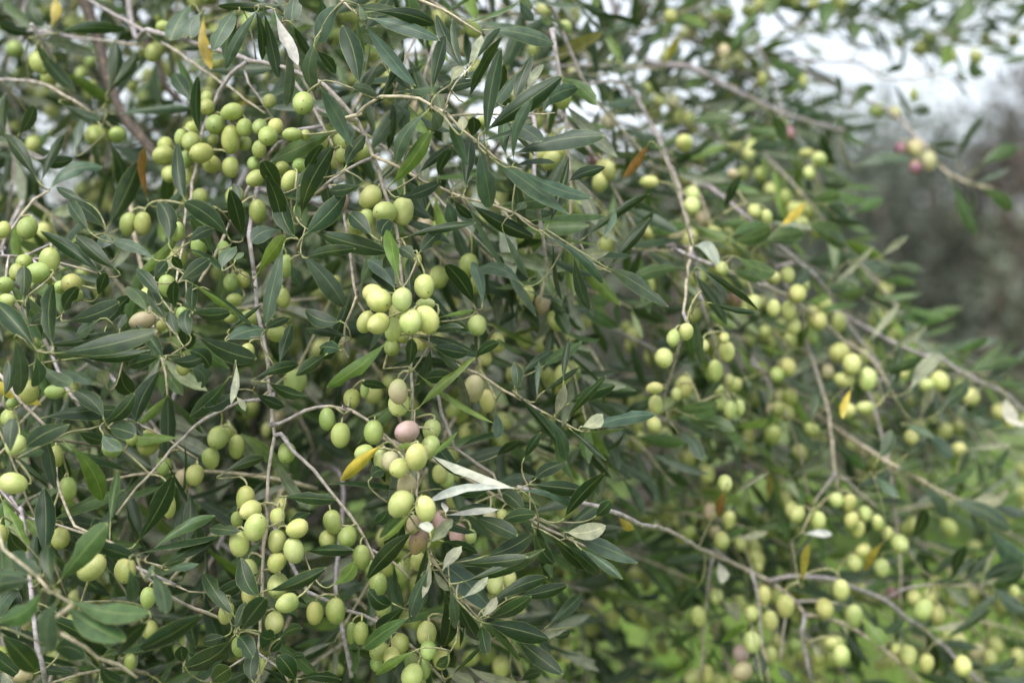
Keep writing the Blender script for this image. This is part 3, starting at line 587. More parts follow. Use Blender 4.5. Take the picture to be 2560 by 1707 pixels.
def tinted_material(name, rough=0.6, trans=0.25):
    m, n, l, out = new_mat(name)
    t = tint_socket(n, False)
    p = n.new("ShaderNodeBsdfPrincipled")
    l.new(t, p.inputs["Base Color"])
    p.inputs["Roughness"].default_value = rough
    tr = n.new("ShaderNodeBsdfTranslucent")
    l.new(t, tr.inputs[0])
    ms = n.new("ShaderNodeMixShader")
    ms.inputs[0].default_value = trans
    l.new(p.outputs[0], ms.inputs[1])
    l.new(tr.outputs[0], ms.inputs[2])
    l.new(ms.outputs[0], out.inputs[0])
    return m

M_GRASS = tinted_material("grass_blade")
M_FOLIAGE = tinted_material("far_foliage", 0.6, 0.15)
P, F, T = blades(26000)
tag(mesh_obj("grass", P, F, M_GRASS, smooth=False, tint=T), "fresh green grass growing around the olive tree", "grass", kind="stuff")

# ------------------------------------------------------------------ trees standing behind
def far_tree(name, label, loc, height, width, tints, n_leaf, leaf_len, bare=0.0, trunk_h=0.25):
    root = empty(name, loc)
    tag(root, label, "tree", "trees standing behind the olive tree")
    L = Vector(loc)
    tb = Tubes()
    top = L + Vector((0.05 * width, 0, height * trunk_h))
    tb.add([L, L + Vector((0.03 * width, 0, height * trunk_h * .5)), top], [height * .035, height * .028, height * .024], (0.16, 0.13, 0.11), 8)
    clumps = []
    for k in range(34):
        a, e = random.random() * 6.283, random.random()
        r = (0.25 + 0.75 * random.random()) * width / 2
        c = L + Vector((math.cos(a) * r * (1 - .45 * e), math.sin(a) * r * (1 - .45 * e), height * (trunk_h + (1 - trunk_h) * (0.08 + 0.9 * e))))
        clumps.append(c)
        mid = (top + c) / 2 + Vector((0, 0, -0.03 * height))
        tb.add(catmull([top, mid, c], height * .08), [height * (.014 - .010 * i / 30) for i in range(len(catmull([top, mid, c], height * .08)))], (0.17, 0.14, 0.12), 5)
    tb.build("trunk", M_BARK, root)
    n = n_leaf
    ci = rng.integers(0, len(clumps), n)
    C = np.array([tuple(c) for c in clumps])[ci]
    off = rng.normal(size=(n, 3)) * width * np.array([.10, .10, .085])
    C = C + off
    C[:, 2] = np.maximum(C[:, 2], 0.12 + 0.2 * rng.random(n))
    d = rng.normal(size=(n, 3))
    d[:, 2] -= 0.35
    d /= np.linalg.norm(d, axis=1)[:, None]
    s = np.cross(d, rng.normal(size=(n, 3)))
    s /= np.linalg.norm(s, axis=1)[:, None]
    ll = leaf_len * (0.6 + 0.8 * rng.random(n))[:, None]
    P = np.stack([C, C + d * ll * .5 + s * ll * .14, C + d * ll, C + d * ll * .5 - s * ll * .14], 1).reshape(-1, 3)
    F = [(4 * i, 4 * i + 1, 4 * i + 2, 4 * i + 3) for i in range(n)]
    tt = np.array(tints)[rng.integers(0, len(tints), n)] * (0.7 + 0.6 * rng.random((n, 1)))
    T = np.repeat(np.concatenate([tt, np.ones((n, 1))], 1), 4, axis=0)
    mesh_obj("crown", P, F, M_FOLIAGE, root, smooth=False, tint=T)
    return root

OLIVE_T = [(0.075, 0.090, 0.065), (0.105, 0.12, 0.092), (0.055, 0.070, 0.044)]
BROWN_T = [(0.10, 0.072, 0.052), (0.072, 0.056, 0.044), (0.09, 0.085, 0.06)]
GREEN_T = [(0.05, 0.075, 0.028), (0.075, 0.10, 0.04)]
far_tree("olive_tree", "grey-green olive tree blurred beyond the gap, left of the brown tree", (2.9, 10.5, 0), 3.0, 2.6, OLIVE_T, 9000, 0.12)
far_tree("bare_tree", "tall brownish thinly leaved tree at the far edge against the sky", (4.15, 10.2, 0), 3.6, 2.0, BROWN_T, 7000, 0.11)
far_tree("olive_tree", "low grey-green olive tree seen through the hole in the middle of the crown", (0.75, 9.5, 0), 2.6, 2.8, OLIVE_T, 5200, 0.12)
far_tree("leafy_tree", "dark green tree on the field showing behind the blurred leaves under the sky", (3.9, 17.0, 0), 4.2, 4.6, GREEN_T, 5000, 0.2)
far_tree("olive_tree", "grey-green olive tree glimpsed through the left of the crown beyond the bare soil", (-1.9, 8.5, 0), 2.5, 3.4, OLIVE_T, 5200, 0.12)
# ------------------------------------------------------------------ the olive tree
BASE = Vector((-0.75, 2.55, 0.0))
tree = empty("olive_tree", BASE)
tag(tree, "large olive tree with drooping branches full of green olives, filling the view", "tree")

BARK, TAN, DARK = (0.35, 0.315, 0.325), (0.46, 0.40, 0.29), (0.085, 0.065, 0.052)
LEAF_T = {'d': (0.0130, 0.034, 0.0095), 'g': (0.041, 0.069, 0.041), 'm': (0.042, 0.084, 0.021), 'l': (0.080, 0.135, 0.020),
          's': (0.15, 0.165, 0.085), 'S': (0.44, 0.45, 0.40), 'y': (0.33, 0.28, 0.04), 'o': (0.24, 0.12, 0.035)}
OLIVE_C = {'g': ((0.315, 0.365, 0.115), 0.0), 'y': ((0.45, 0.475, 0.18), 0.0), 't': ((0.44, 0.42, 0.22), 0.40), 'p': ((0.50, 0.37, 0.32), 0.50), 'r': ((0.36, 0.26, 0.12), 1.0)}

def zoom_to_photo(r, x, y):
    return REG[r][0] + x * ZS, REG[r][1] + y * ZS

# --- trunk and limbs (mostly hidden inside the crown)
def gnarl(pts, r0, r1, seed):
    p = catmull([Vector(q) for q in pts], 0.06)
    n = len(p)
    rad = [(r0 + (r1 - r0) * i / (n - 1)) * (1 + 0.10 * math.sin(i * 1.7 + seed) + 0.06 * math.sin(i * 3.1 + seed)) for i in range(n)]
    return p, rad

LIMBS = [([(-0.70, 2.45, 0.75), (-0.55, 2.25, 1.3), (-0.30, 2.05, 1.85), (0.05, 1.9, 2.2), (0.5, 1.9, 2.35), (0.95, 1.95, 2.3)], .05, .012),
         ([(-0.78, 2.45, 0.75), (-0.95, 2.1, 1.35), (-0.85, 1.75, 1.95), (-0.55, 1.55, 2.2)], .045, .012),
         ([(-0.66, 2.45, 0.72), (-0.35, 2.15, 1.02), (0.05, 2.0, 1.22), (0.40, 1.95, 1.36)], .04, .010),
         ([(-0.74, 2.50, 0.7), (-0.72, 2.0, 0.95), (-0.55, 1.6, 1.15), (-0.30, 1.5, 1.22)], .03, .008)]
limb_nodes = []
tk = Tubes()
p, rad = gnarl([BASE, BASE + Vector((0.03, -0.04, 0.3)), BASE + Vector((0.02, -0.08, 0.8))], .14, .09, 0)
rad[0] *= 1.5
tk.add(p, rad, (0.2, 0.17, 0.15), 14)
tk.build("trunk", M_TRUNK, tree)
for k, (pts, r0, r1) in enumerate(LIMBS):
    tb = Tubes()
    p, rad = gnarl(pts, r0, r1, k)
    tb.add(p, rad, (0.18, 0.15, 0.13), 9)
    tb.build("limb", M_TRUNK, tree)
    limb_nodes += p[6:]

# --- traced branches
branches = []            # dict: tube, samples, label, kind
for line in BRANCHES.strip().splitlines():
    label, spec, coords = line.split("|")
    w0, w1, dz, kind = spec.split()
    w0, w1, dz = float(w0), float(w1), float(dz) / 100
    pts, reg, toks = [], 1, coords.split()
    i = 0
    while i < len(toks):
        if toks[i][0] == 'r':
            reg = int(toks[i][1:])
            i += 1
            continue
        u, v = zoom_to_photo(reg, float(toks[i]), float(toks[i + 1]))
        pts.append((u, v))
        i += 2
    d = [crown_depth(u, v) for u, v in pts]
    for _ in range(3):                                        # even depth along the branch
        d = [(d[max(0, k - 1)] + d[k] + d[min(len(d) - 1, k + 1)]) / 3 for k in range(len(d))]
    P = [at(u, v, dd + dz) for (u, v), dd in zip(pts, d)]
    sm = catmull(P, 0.010)
    n = len(sm)
    scale = [q.y * PX * ZS for q in sm]
    rad = [0.5 * (w0 + (w1 - w0) * k / (n - 1)) * scale[k] * 0.80 for k in range(n)]
    ph = random.random() * 6
    for k in range(n):
        rad[k] *= 1 + 0.05 * math.sin(k * 0.9 + ph) + (0.12 if k % 3 == 0 else 0) * (kind != 'k')
    wob = [Vector((rng.normal(), rng.normal(), rng.normal())) * 0.0005 for _ in range(n)]
    sm = [a + b for a, b in zip(sm, wob)]
    branches.append(dict(t=Tubes(), p=sm, r=rad, label=None if label == "-" else label, kind=kind))

allp = np.array([tuple(q) for b in branches for q in b["p"]])
alli = np.array([(i, k) for i, b in enumerate(branches) for k in range(len(b["p"]))])

def nearest(pt, skip=None, dark=True):
    d = np.linalg.norm(allp - np.array(tuple(pt)), axis=1)
    if skip is not None:
        d = np.where(alli[:, 0] == skip, 9, d)
    j = int(d.argmin())
    return float(d[j]), int(alli[j, 0]), int(alli[j, 1])

for i, b in enumerate(branches):
    p, r = b["p"], b["r"]
    c0 = {'b': BARK, 't': TAN, 'k': DARK}[b["kind"]]
    c1 = TAN if b["kind"] == 't' or r[-1] < 0.0016 else c0
    b["t"].add(p, r, c0, 8, c1)
    d, bi, bk = nearest(p[0], skip=i)
    dirn = (p[0] - p[min(4, len(p) - 1)]).normalized()
    if d < 0.035:
        q = branches[bi]["p"][bk]
        b["t"].add([p[0] + dirn * -0.004, p[0] + dirn * d * .4, q], [r[0], r[0] * 1.02, r[0] * 1.05], c0, 7)
    else:
        node = min(limb_nodes, key=lambda q: (q - p[0]).length)
        m1 = p[0] + dirn * 0.09 + Vector((0, 0.14, 0.02))
        m2 = (m1 * 0.6 + node * 0.4) + Vector((0, 0.10, 0.04))
        path = catmull([p[0] - dirn * .004, p[0] + dirn * .03, m1, m2, node], 0.03)
        b["t"].add(path, [r[0] * (1 + 0.4 * k / len(path)) for k in range(len(path))], c0, 7, (0.14, 0.12, 0.11))

net_p, net_i = allp.copy(), alli[:, 0].copy()
def join_on(pt, first_dir, radius, c0, c1):
    """Grow a thin stalk from the crown's wood to pt, arriving along first_dir; returns the branch it hangs on."""
    global net_p, net_i
    d = np.linalg.norm(net_p - np.array(tuple(pt)), axis=1)
    j = int(d.argmin())
    dist, bi, q = float(d[j]), int(net_i[j]), Vector(net_p[j])
    if dist > 0.001:
        ctl = pt - first_dir * min(0.02, 0.45 * dist) + Vector((0, 0.1 * dist, 0))
        n = max(3, int(dist / 0.005))
        path = [q * (1 - m / n) ** 2 + ctl * 2 * (m / n) * (1 - m / n) + (pt + first_dir * 0.0015) * (m / n) ** 2 for m in range(n + 1)]
        n = len(path)
        branches[bi]["t"].add(path, [radius * (1.5 - 0.5 * m / n) for m in range(n)], c0, 5, c1)
        net_p = np.concatenate([net_p, np.array([tuple(x) for x in path[:-1]])])
        net_i = np.concatenate([net_i, np.full(n - 1, bi)])
    return bi

# --- one leaf shape, in a dozen bends: x along the leaf (0..1), y across, z up
LROWS = [0.0, 0.06, 0.11, 0.21, 0.36, 0.53, 0.70, 0.84, 0.94, 1.0]
def profile(t, p=1.25, q=0.78):
    if t < 0.07:
        return 0.07
    s = (t - 0.065) / 0.935
    return max(0.015, math.sin(math.pi * s ** p) ** q if s < 1 else 0.015)

def leaf_mesh(bend, side, twist, roll, fold, p, q, wave, bites=()):
    V, UV, F = [], [], []
    for i, t in enumerate(LROWS):
        pr = profile(t, p, q)
        for j in range(5):
            v = j / 4
            x = (v - 0.5) * 2
            pj = pr
            for bi, bj, amt in bites:
                if bi == i and (x < 0) == (bj < 0) and abs(x) > 0.6:
                    pj = pr * amt
            y = x * 0.5 * pj
            z = bend * 4 * t * (1 - t) - roll * (x * x) * pr + fold * abs(x) * pr + wave * x * math.sin(t * 9 + p * 20) * pr
            tw = twist * (t - 0.4)
            y2 = y * math.cos(tw) - (z * 4) * math.sin(tw) * .25
            z2 = z + 0.22 * y * math.sin(tw)
            V.append((t, y2 + side * 4 * t * (1 - t), z2))
            UV.append((t, v))
    for i in range(len(LROWS) - 1):
        for j in range(4):
            a = i * 5 + j
            F.append((a, a + 5, a + 6, a + 1))
    return V, F, UV

def leaf_data(name, **kw):
    V, F, UV = leaf_mesh(**kw)
    me = bpy.data.meshes.new(name)
    me.from_pydata(V, [], F)
    l = me.uv_layers.new(name="UVMap")
    for lp in me.loops:
        l.data[lp.index].uv = UV[lp.vertex_index]
    me.polygons.foreach_set("use_smooth", [True] * len(me.polygons))
    me.materials.append(M_LEAF)
    return me

LEAF_SHAPES = []
for k in range(24):
    LEAF_SHAPES.append(dict(bend=random.uniform(-0.08, 0.15), side=random.uniform(-0.34, 0.34), twist=random.uniform(-1.1, 1.1), p=random.uniform(1.05, 1.60), q=0.54 + 0.34 * k / 23, wave=random.uniform(0, 0.012), roll=random.uniform(0.015, 0.060),
                            fold=random.uniform(-0.004, 0.014), bites=[] if k % 3 else [(random.choice([4, 5, 6]), random.choice([-1, 1]), random.uniform(0.35, 0.7))]))
LEAF_DATA = [leaf_data("leaf", **s) for s in LEAF_SHAPES]

class LeafMass:
    """Leaves past the number kept as parts of their own, joined."""
    ROWS = [0.0, 0.10, 0.32, 0.58, 0.82, 1.0]
    def __init__(self):
        self.M, self.T = [], []
    def add(self, o, a, w, n, L, W, tint):
        self.M.append((tuple(o), tuple(a * L), tuple(w * W), tuple(n * L)))
        self.T.append(tint)
    def build(self, name, parent):
        M = np.array(self.M)                                   # n,4,3
        n = len(M)
        loc, uv = [], []
        for t in self.ROWS:
            for v in (0, .5, 1):
                loc.append((t, (v - .5) * profile(t), -0.05 * (2 * v - 1) ** 2 * profile(t)))
                uv.append((t, v))
        loc = np.array(loc)
        k = len(loc)
        bend = rng.uniform(-0.05, 0.12, n)[:, None]
        side = rng.uniform(-0.3, 0.3, n)[:, None]
        x = np.repeat(loc[None, :, 0], n, 0)
        arch = 4 * x * (1 - x)
        y = loc[None, :, 1] + side * arch
        z = loc[None, :, 2] + bend * arch
        P = M[:, 0][:, None, :] + x[..., None] * M[:, 1][:, None, :] + y[..., None] * M[:, 2][:, None, :] + z[..., None] * M[:, 3][:, None, :]
        F = []
        for i in range(n):
            for r in range(len(self.ROWS) - 1):
                for j in range(2):
                    a = i * k + r * 3 + j
                    F.append((a, a + 3, a + 4, a + 1))
        T = np.repeat(np.concatenate([np.array(self.T), np.ones((n, 1))], 1), k, axis=0)
        return mesh_obj(name, P.reshape(-1, 3), F, M_LEAF_MASS, parent, uv=np.tile(np.array(uv), (n, 1)), tint=T)

mass = LeafMass()

# --- where the traced olives hang (worked out first so that no leaf cuts through a fruit)
oitems = []
for reg, text in OLIVES.items():
    for e in text.replace("\n", ";").split(";"):
        f = e.split()
        if not f:
            continue
        x, y, s, h, ang = map(float, f[:5])
        if s > h:
            s, h = h, s
        u, v = zoom_to_photo(reg, x, y)
        oitems.append((s * h, u, v, s * ZS, h * ZS, ang, f[5], float(f[6]) / 100 if len(f) > 6 else 0))
oitems.sort(key=lambda q: -q[0])
O_C = np.array([tuple(at(u, v, crown_depth(u, v) + 0.004 + dz * 1.3)) for _, u, v, s, h, g, k, dz in oitems])
O_R = np.array([(s * .55 + h * .45) * PX * 0.5 * 1.09 for _, u, v, s, h, g, k, dz in oitems]) * O_C[:, 1]
eye = np.array(tuple(CAM))
for _ in range(12):                                            # touching olives settle side by side
    for i in range(len(O_C)):
        dv = np.linalg.norm(O_C - O_C[i], axis=1)
        hit = np.where((dv < 0.93 * (O_R + O_R[i])) & (np.arange(len(O_C)) != i))[0]
        for j in hit:
            far = i if O_C[i, 1] > O_C[j, 1] else j
            near = j if far == i else i
            O_C[far] = eye + (O_C[far] - eye) * (1 + 0.0022 / O_C[far, 1])
            O_C[near] = eye + (O_C[near] - eye) * (1 - 0.0010 / O_C[near, 1])

def clear_of_olives(P0, a, n, L, W, back):
    """Distance to shift a leaf along the line of sight so that it passes in front of (or behind) the fruits."""
    ts = np.linspace(0.12, 0.96, 9)
    pts = np.array(tuple(P0))[None, :] + ts[:, None] * np.array(tuple(a * L))[None, :]
    shift = 0.0
    sgn = 1 if back else -1
    for _ in range(14):
        q = eye + (pts - eye) * ((np.linalg.norm(pts - eye, axis=1) + shift) / np.linalg.norm(pts - eye, axis=1))[:, None]
        dv = np.linalg.norm(q[:, None, :] - O_C[None], axis=2)
        if not (dv < O_R[None] * 1.02 + W * 0.18).any():
            break
        shift += sgn * 0.005
    return shift

# --- traced leaves
items = []
for reg, text in LEAVES.items():
    for e in text.replace("\n", ";").split(";"):
        f = e.split()
        if not f:
            continue
        x0, y0, x1, y1, w = map(float, f[:5])
        kind, dz = f[5], (float(f[6]) / 100 if len(f) > 6 else 0)
        u0, v0 = zoom_to_photo(reg, x0, y0)
        u1, v1 = zoom_to_photo(reg, x1, y1)
        items.append((math.hypot(u1 - u0, v1 - v0) * w * ZS, u0, v0, u1, v1, w * ZS, kind, dz))
items.sort(key=lambda q: -q[0])
N_LEAF_PARTS = 300
VIEW = Vector((0, -1, 0))
leaf_jobs, leaf_place = [], []
for rank, (area, u0, v0, u1, v1, w, kind, dz) in enumerate(items):
    dd = crown_depth((u0 + u1) / 2, (v0 + v1) / 2) - 0.018 + dz * 1.3 + random.uniform(-.004, .004)
    app = math.hypot(u1 - u0, v1 - v0) * PX * dd
    want = max(app, min(0.062, app * 1.6))
    back = random.choice((-1, 1, 1)) * math.sqrt(max(0, want ** 2 - app ** 2)) * random.uniform(0.3, 0.8)
    d0 = dd - (0.0 if back < 0 else 0.25 * back)
    P0, P1 = at(u0, v0, d0), at(u1, v1, d0 + max(-0.03, min(0.03, back)))
    a = P1 - P0
    L = a.length
    a.normalize()
    view = (CAM - (P0 + P1) / 2).normalized()
    wd = view.cross(a).normalized()
    n = a.cross(wd).normalized()                               # faces the camera
    W = w * PX * dd
    # how far the blade is rolled about its axis
    tau = {'d': random.uniform(0.0, 0.35), 'g': random.uniform(0.40, 0.72), 'm': random.uniform(0.2, 0.6), 'l': random.uniform(0.1, 0.5)}.get(kind, random.uniform(0.1, 0.5))
    if kind == 'S':
        tau = random.uniform(0.5, 0.9)
    sgn = 1.0
    up_p = (Matrix.Rotation(tau, 3, a) @ n).z
    up_m = (Matrix.Rotation(-tau, 3, a) @ n).z
    sgn = 1 if up_p > up_m else -1
    if kind == 'd' and random.random() < 0.3:
        sgn = -sgn
    R = Matrix.Rotation(sgn * tau, 3, a)
    n, wd = R @ n, R @ wd
    W = W / math.cos(tau) * 1.06
    L *= 1.05
    if kind in 'sS':                                           # the lower side shows
        n, wd = -n, -wd
    sh = clear_of_olives(P0, a, n, L, W, dz > 0.005)
    if sh:
        k = 1 + sh / (P0 - CAM).length
        P0 = CAM + (P0 - CAM) * k
        L *= k
        W *= k
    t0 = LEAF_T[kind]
    j = random.uniform(0.82, 1.22) * (1.25 if kind == 'g' else 1)  # kind g lifted further: sky sheen painted into the tint
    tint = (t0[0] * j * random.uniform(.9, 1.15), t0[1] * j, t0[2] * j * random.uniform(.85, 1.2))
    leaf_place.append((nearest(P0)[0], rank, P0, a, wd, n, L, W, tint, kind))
leaf_place.sort(key=lambda q: q[0])
for _, rank, P0, a, wd, n, L, W, tint, kind in leaf_place:
    bi = join_on(P0, a, 0.0005, (0.24, 0.22, 0.14), (0.26, 0.29, 0.10))
    if rank < N_LEAF_PARTS:
        leaf_jobs.append((bi, P0, a, wd, n, L, W, tint, kind))
    else:
        mass.add(P0, a, wd, n, L, W, tint)

# --- traced olives
def olive_verts(ns, nr):
    V = [(0, 0, 1.0)]
    for i in range(1, nr):
        th = math.pi * i / nr
        z = math.cos(th)
        r = math.sin(th) ** 0.93 * (1 + 0.03 * z)
        for k in range(ns):
            an = 2 * math.pi * k / ns
            V.append((r * math.cos(an), r * math.sin(an), z - (0.02 if i == nr - 1 else 0)))
    V.append((0, 0, -1.03))
    F = [(0, 1 + k, 1 + (k + 1) % ns) for k in range(ns)]
    for i in range(nr - 2):
        for k in range(ns):
            a, b2 = 1 + i * ns + k, 1 + i * ns + (k + 1) % ns
            F.append((a, a + ns, b2 + ns, b2))
    e = len(V) - 1
    F += [(e, e - ns + (k + 1) % ns, e - ns + k) for k in range(ns)]
    return V, F

OV, OF = olive_verts(14, 10)
OLIVE_DATA = []
for k in range(6):                                             # slightly lopsided fruits
    ax, ay, eg = random.uniform(-.06, .06), random.uniform(-.06, .06), random.uniform(-.07, .07)
    me = bpy.data.meshes.new("olive")
    me.from_pydata([(x * (1 - eg * z) + ax * (1 - z * z), y * (1 - eg * z) + ay * (1 - z * z), z) for x, y, z in OV], [], OF)
    me.polygons.foreach_set("use_smooth", [True] * len(me.polygons))
    me.materials.append(M_OLIVE)
    OLIVE_DATA.append(me)
SV, SF = olive_verts(9, 6)
SV = np.array(SV)

class OliveMass:
    def __init__(self):
        self.P, self.T = [], []
    def add(self, c, ax, short, long_, tint):
        ax = Vector(ax).normalized()
        s = ax.cross(Vector((0.3, 0.9, 0.1))).normalized()
        t = ax.cross(s)
        R = np.array([tuple(s * short), tuple(t * short), tuple(ax * long_)])
        self.P.append(SV @ R + np.array(tuple(c)))
        self.T.append(tint)
    def build(self, name, parent):
        n = len(self.P)
        k = len(SV)
        F = [tuple(q + i * k for q in f) for i in range(n) for f in SF]
        return mesh_obj(name, np.concatenate(self.P), F, M_OLIVE_MASS, parent, tint=np.repeat(np.array(self.T), k, axis=0))

omass = OliveMass()
N_OLIVE_PARTS = 300
olive_jobs = []
for rank, (area, u, v, s, h, ang, kind, dz) in enumerate(oitems):
    c = Vector(O_C[rank])
    dd = c.y
    m = s * PX * dd / 2 * 1.06
    hl = h * PX * dd / 2 * 1.06
    M_ = max(hl, m * random.uniform(1.18, 1.30))
    cs = math.sqrt(max(0.0, min(1.0, (hl * hl - m * m) / max(1e-9, M_ * M_ - m * m))))
    ang = math.radians(ang + random.uniform(-6, 6))
    ax = Vector((math.sin(ang) * cs, math.sqrt(1 - cs * cs), math.cos(ang) * cs)).normalized()
    col, fl = OLIVE_C[kind]
    j = random.uniform(0.84, 1.14)
    g = random.uniform(-0.05, 0.04)
    m *= (szv := random.uniform(0.93, 1.06))
    M_ *= szv
    tint = (max(0, col[0] + g) * j, col[1] * j, col[2] * j, 1 - fl)
    bi = join_on(c + ax * M_ * 0.98, -ax, 0.0007, (0.33, 0.31, 0.18), (0.34, 0.36, 0.14))
    if rank < N_OLIVE_PARTS:
        olive_jobs.append((bi, c, ax, m, M_, tint, kind))
    else:
        omass.add(c, ax, m, M_, tint)

# --- build branches, then hang leaves and olives on them
for b in branches:
    b["o"] = b["t"].build("branch", M_BARK, tree)
    if b["label"]:
        b["o"]["label"] = b["label"]

def basis(o, x, y, z):
    m = Matrix.Identity(4)
    for i in range(3):
        m[i][0], m[i][1], m[i][2], m[i][3] = x[i], y[i], z[i], o[i]
    return m

LEAF_LABEL = {'y': "yellowed leaf", 'o': "withered orange-brown leaf", 'S': "leaf turned to show its silver underside"}
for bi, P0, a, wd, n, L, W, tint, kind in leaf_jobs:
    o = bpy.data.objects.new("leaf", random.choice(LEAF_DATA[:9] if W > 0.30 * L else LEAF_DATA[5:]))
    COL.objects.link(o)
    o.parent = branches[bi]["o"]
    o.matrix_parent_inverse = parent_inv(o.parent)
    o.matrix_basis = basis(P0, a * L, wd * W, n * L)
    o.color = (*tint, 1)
    if kind in LEAF_LABEL:
        o["label"] = LEAF_LABEL[kind]
OLIVE_LABEL = {'t': "green olive with a faint purple flush", 'p': "olive flushed purple", 'r': "ripening red-purple olive"}
for bi, c, ax, m, M_, tint, kind in olive_jobs:
    o = bpy.data.objects.new("olive", random.choice(OLIVE_DATA))
    COL.objects.link(o)
    o.parent = branches[bi]["o"]
    o.matrix_parent_inverse = parent_inv(o.parent)
    s = ax.cross(Vector((random.uniform(-1, 1), random.uniform(-1, 1), random.uniform(-1, 1)))).normalized()
    t = ax.cross(s)
    o.matrix_basis = basis(c, s * m, t * m, ax * M_)
    o.color = tint
    if kind in OLIVE_LABEL:
        o["label"] = OLIVE_LABEL[kind]
# ------------------------------------------------------------------ the rest of the crown, deeper in: joined twigs, leaves and olives nobody could count
twigs = Tubes()
FX = 2352 / 2560.0
GAP = [(1955, 290), (2010, 400), (2070, 500), (2100, 640), (2060, 720), (2160, 800), (2420, 900), (2700, 900), (2700, 200), (2230, 200)]

def inside(poly, x, y):
    c = False
    j = len(poly) - 1
    for i in range(len(poly)):
        xi, yi = poly[i]
        xj, yj = poly[j]
        if (yi > y) != (yj > y) and x < (xj - xi) * (y - yi) / (yj - yi) + xi:
            c = not c
        j = i
    return c

def crown_density(u, v, off):
    """How full the crown is: it thins out toward its edge, the top and the low hanging tips."""
    x, y = u * FX, v * FX
    if inside(GAP, x, y):
        return 0.0
    if x > 2330 and 250 < y < 900:
        return 0.0
    if x > 1330 and off > 0.55:
        return 0.35 if x < 1650 and y > 1150 and off < 1.3 else 0.0
    d = 1.0
    if x > 1600 and y < 330:
        d = ((0.72 if x < 2150 else 0.6) if y < 165 else 0.75 if x < 1850 else 0.25) if off < 0.32 else 0.0
    elif x > 1300 and y > 1230:
        d = (0.62 if x < 1950 else 0.5) if off < 0.4 else 0.3
    elif x > 1450:
        d = 0.68 if off < 0.35 else 0.15
    if off < 0.3 and x < 480 and y < 430 and min(abs((x - (195 + 0.33 * y)) * .95), 200) < 38 and y < 330:
        d *= 0.25
    h = math.hypot(x - 1440, y - 770)
    if h < 120:
        d *= 0.05
    if 1150 < x < 1500 and 600 < y < 1250 and off > 0.3:
        d *= 0.4
    if math.hypot(x - 120, y - 455) < 75:
        d *= 0.10
    if math.hypot(x - 380, y - 1000) < 130 or math.hypot(x - 400, y - 1330) < 90:
        d *= 0.45
    return d

def photo_uv(p):
    return p.x / (p.y * PX) + 1280, (1.5 - p.z) / (p.y * PX) + 853.5

def sprig(p0, heading, length, olives, tan):
    droop = random.uniform(0.5, 1.6)
    n = max(5, int(length / 0.021))
    pts, p, d = [p0], p0.copy(), heading.normalized()
    for k in range(n):
        d = (d + Vector((rng.normal() * .10, rng.normal() * .10, -0.05 * droop))).normalized()
        p = p + d * length / n
        pts.append(p.copy())
    for q in (pts[len(pts) // 2], pts[-1]):
        u, v = photo_uv(q)
        off = q.y - crown_depth(u, v)
        if off < 0.07 or random.random() > crown_density(u, v, off):
            return False
    r0 = random.uniform(0.0014, 0.0024)
    c = TAN if tan else BARK
    twigs.add(pts, [r0 * (1 - 0.6 * k / n) for k in range(n + 1)], c, 5, TAN)
    roll = random.random() * 3.14
    for k in range(1, n + 1):
        d = (pts[k] - pts[k - 1]).normalized()
        s = d.cross(Vector((0.2, 0.5, 0.84))).normalized()
        t = d.cross(s)
        roll += 1.57 + rng.normal() * .3
        for sg in (0, math.pi):
            if random.random() < (0.25 if olives and k < n * .7 else 0.08):
                continue
            an = roll + sg
            out = s * math.cos(an) + t * math.sin(an)
            f = random.uniform(0.8, 1.7)
            a = (d * f + out + Vector((0, 0, random.uniform(-.25, .35)))).normalized()
            nn = (d * random.uniform(.2, 1) + Vector((rng.normal() * .35, -0.45 + rng.normal() * .35, 0.75 + rng.normal() * .3)))
            nn = (nn - a * nn.dot(a))
            if nn.length < 1e-3:
                continue
            nn.normalize()
            if random.random() < 0.16:
                nn = -nn
            L = random.uniform(0.048, 0.074) * (1 - 0.35 * (k == n))
            W = L * random.uniform(0.17, 0.235)
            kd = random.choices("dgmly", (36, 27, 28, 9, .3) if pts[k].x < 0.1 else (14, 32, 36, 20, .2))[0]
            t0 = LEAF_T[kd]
            j = random.uniform(0.8, 1.3) if pts[k].x < 0.1 else random.uniform(1.0, 1.65)  # right-hand leaves tinted lighter, painting in the brighter light on that side
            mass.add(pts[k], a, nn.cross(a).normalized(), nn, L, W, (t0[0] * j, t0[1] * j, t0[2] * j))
        if olives and k < n * .8 and random.random() < 0.62:
            for _ in range(random.choice((1, 1, 2, 3))):
                ax = Vector((rng.normal() * .45, rng.normal() * .45, 1)).normalized()
                L = random.uniform(0.009, 0.0115)
                cc = pts[k] - ax * (L + random.uniform(0.004, 0.012)) + Vector((rng.normal() * .011, rng.normal() * .011, -abs(rng.normal()) * .008))
                u, v = photo_uv(cc)
                kd = random.choices("gyt" + "r", (28, 66, 5, 1) if u > 1250 else (72, 25, 3, .3))[0]
                col, fl = OLIVE_C[kd]
                j = random.uniform(.85, 1.12)
                omass.add(cc, ax, L * random.uniform(.76, .84), L, (col[0] * j, col[1] * j, col[2] * j, 1 - fl))
                top = cc + ax * L
                twigs.add([top, (top + pts[k]) / 2 + ax * .003, pts[k]], [.0007] * 3, (0.36, 0.38, 0.15), 4)
    return True

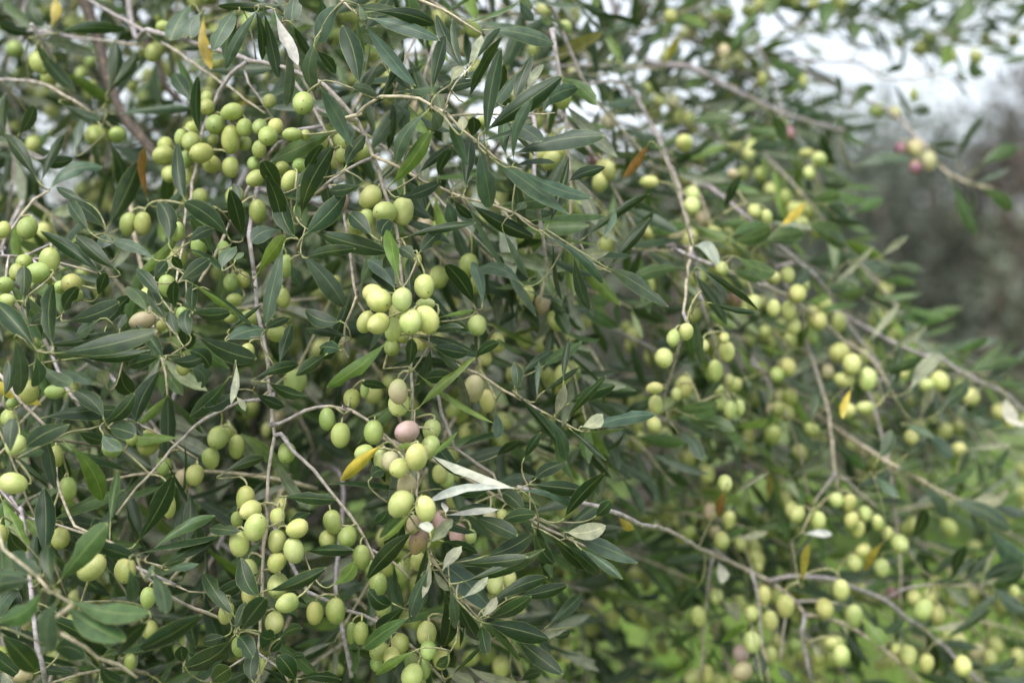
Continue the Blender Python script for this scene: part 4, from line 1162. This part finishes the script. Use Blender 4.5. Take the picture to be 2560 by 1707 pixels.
def fill(cell, omin, omax, U=(-260, 2760), V=(-330, 1900), fruit=0.55, tries=2):
    """Sprigs spread evenly: one to every cell of a jittered grid, where the crown has room for it."""
    u0 = U[0]
    while u0 < U[1]:
        v0 = V[0]
        while v0 < V[1]:
            for _ in range(tries):
                u, v = u0 + random.random() * cell, v0 + random.random() * cell
                x = u * FX
                hd = (Vector((rng.normal() * .55 + 0.05, rng.normal() * .5 - 0.25, random.uniform(-1.0, 0.45))) if x < 1000 else
                      Vector((0.75 + rng.normal() * .35, rng.normal() * .35 - 0.15, random.uniform(-0.9, 0.35) if v > 330 or x < 1500 else random.uniform(-0.35, 0.6))))
                length = random.uniform(0.11, 0.27)
                p = at(u, v, crown_depth(u, v) + random.uniform(omin, omax)) - hd.normalized() * length * .5      # the cell holds its middle
                if sprig(p, hd, length, random.random() < (fruit if x < 1250 or fruit < .2 else fruit + 0.25), random.random() < .35):
                    break
            v0 += cell
        u0 += cell

# paired leaves along the shoots and branch ends, behind those picked out above
for b in branches:
    if b["kind"] == 'k':
        continue
    p = b["p"]
    n = len(p)
    start = 2 if b["kind"] == 't' else int(n * 0.45)
    for k in range(start, n - 1, 2):
        d = (p[k + 1] - p[k - 1]).normalized()
        s_ = d.cross(Vector((0, 1, 0)))
        if s_.length < 1e-3:
            continue
        s_.normalize()
        for sg in (-1, 1):
            if random.random() > (0.40 if b["kind"] == 't' and p[k].x < 0.3 else 0.6 if b["kind"] == 't' else 0.34):
                continue
            a = (d * random.uniform(.6, 1.5) + s_ * sg + Vector((rng.normal() * .15, 0.6 + rng.normal() * .25, rng.normal() * .15))).normalized()
            nn = Vector((rng.normal() * .4, -0.7 + rng.normal() * .3, 0.65 + rng.normal() * .3))
            nn = nn - a * nn.dot(a)
            if nn.length < 1e-3:
                continue
            nn.normalize()
            L = random.uniform(0.045, 0.068)
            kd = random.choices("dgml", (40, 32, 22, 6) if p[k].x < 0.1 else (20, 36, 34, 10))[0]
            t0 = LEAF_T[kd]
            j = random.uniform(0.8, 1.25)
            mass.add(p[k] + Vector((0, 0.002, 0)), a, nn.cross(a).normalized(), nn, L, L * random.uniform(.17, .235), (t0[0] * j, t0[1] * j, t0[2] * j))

fill(116, 0.10, 0.60)
fill(112, 0.45, 1.5, (-260, 1150))
fill(80, 0.07, 0.30, (1650, 2640), (-60, 350), 0.1)
fill(150, 0.08, 0.50, (1350, 2700), (1150, 1900), 0.6)
fill(114, 0.08, 0.42, (1380, 2330), (250, 1250), 0.55)
fill(120, 0.4, 1.2, (1250, 1800), (1200, 1900), 0.7)

# the crown overhead and to the sides, out of the frame, that shades the inside
for _ in range(60):
    p = Vector((random.uniform(-2.2, 0.6), random.uniform(1.5, 3.6), random.uniform(2.05, 2.9)))
    sprig_ok = sprig(p, Vector((rng.normal(), rng.normal(), -.2)), random.uniform(.15, .3), False, False)

for o in (twigs.build("twigs", M_BARK, tree), mass.build("foliage", tree), omass.build("fruit", tree)):
    o["kind"] = "stuff"
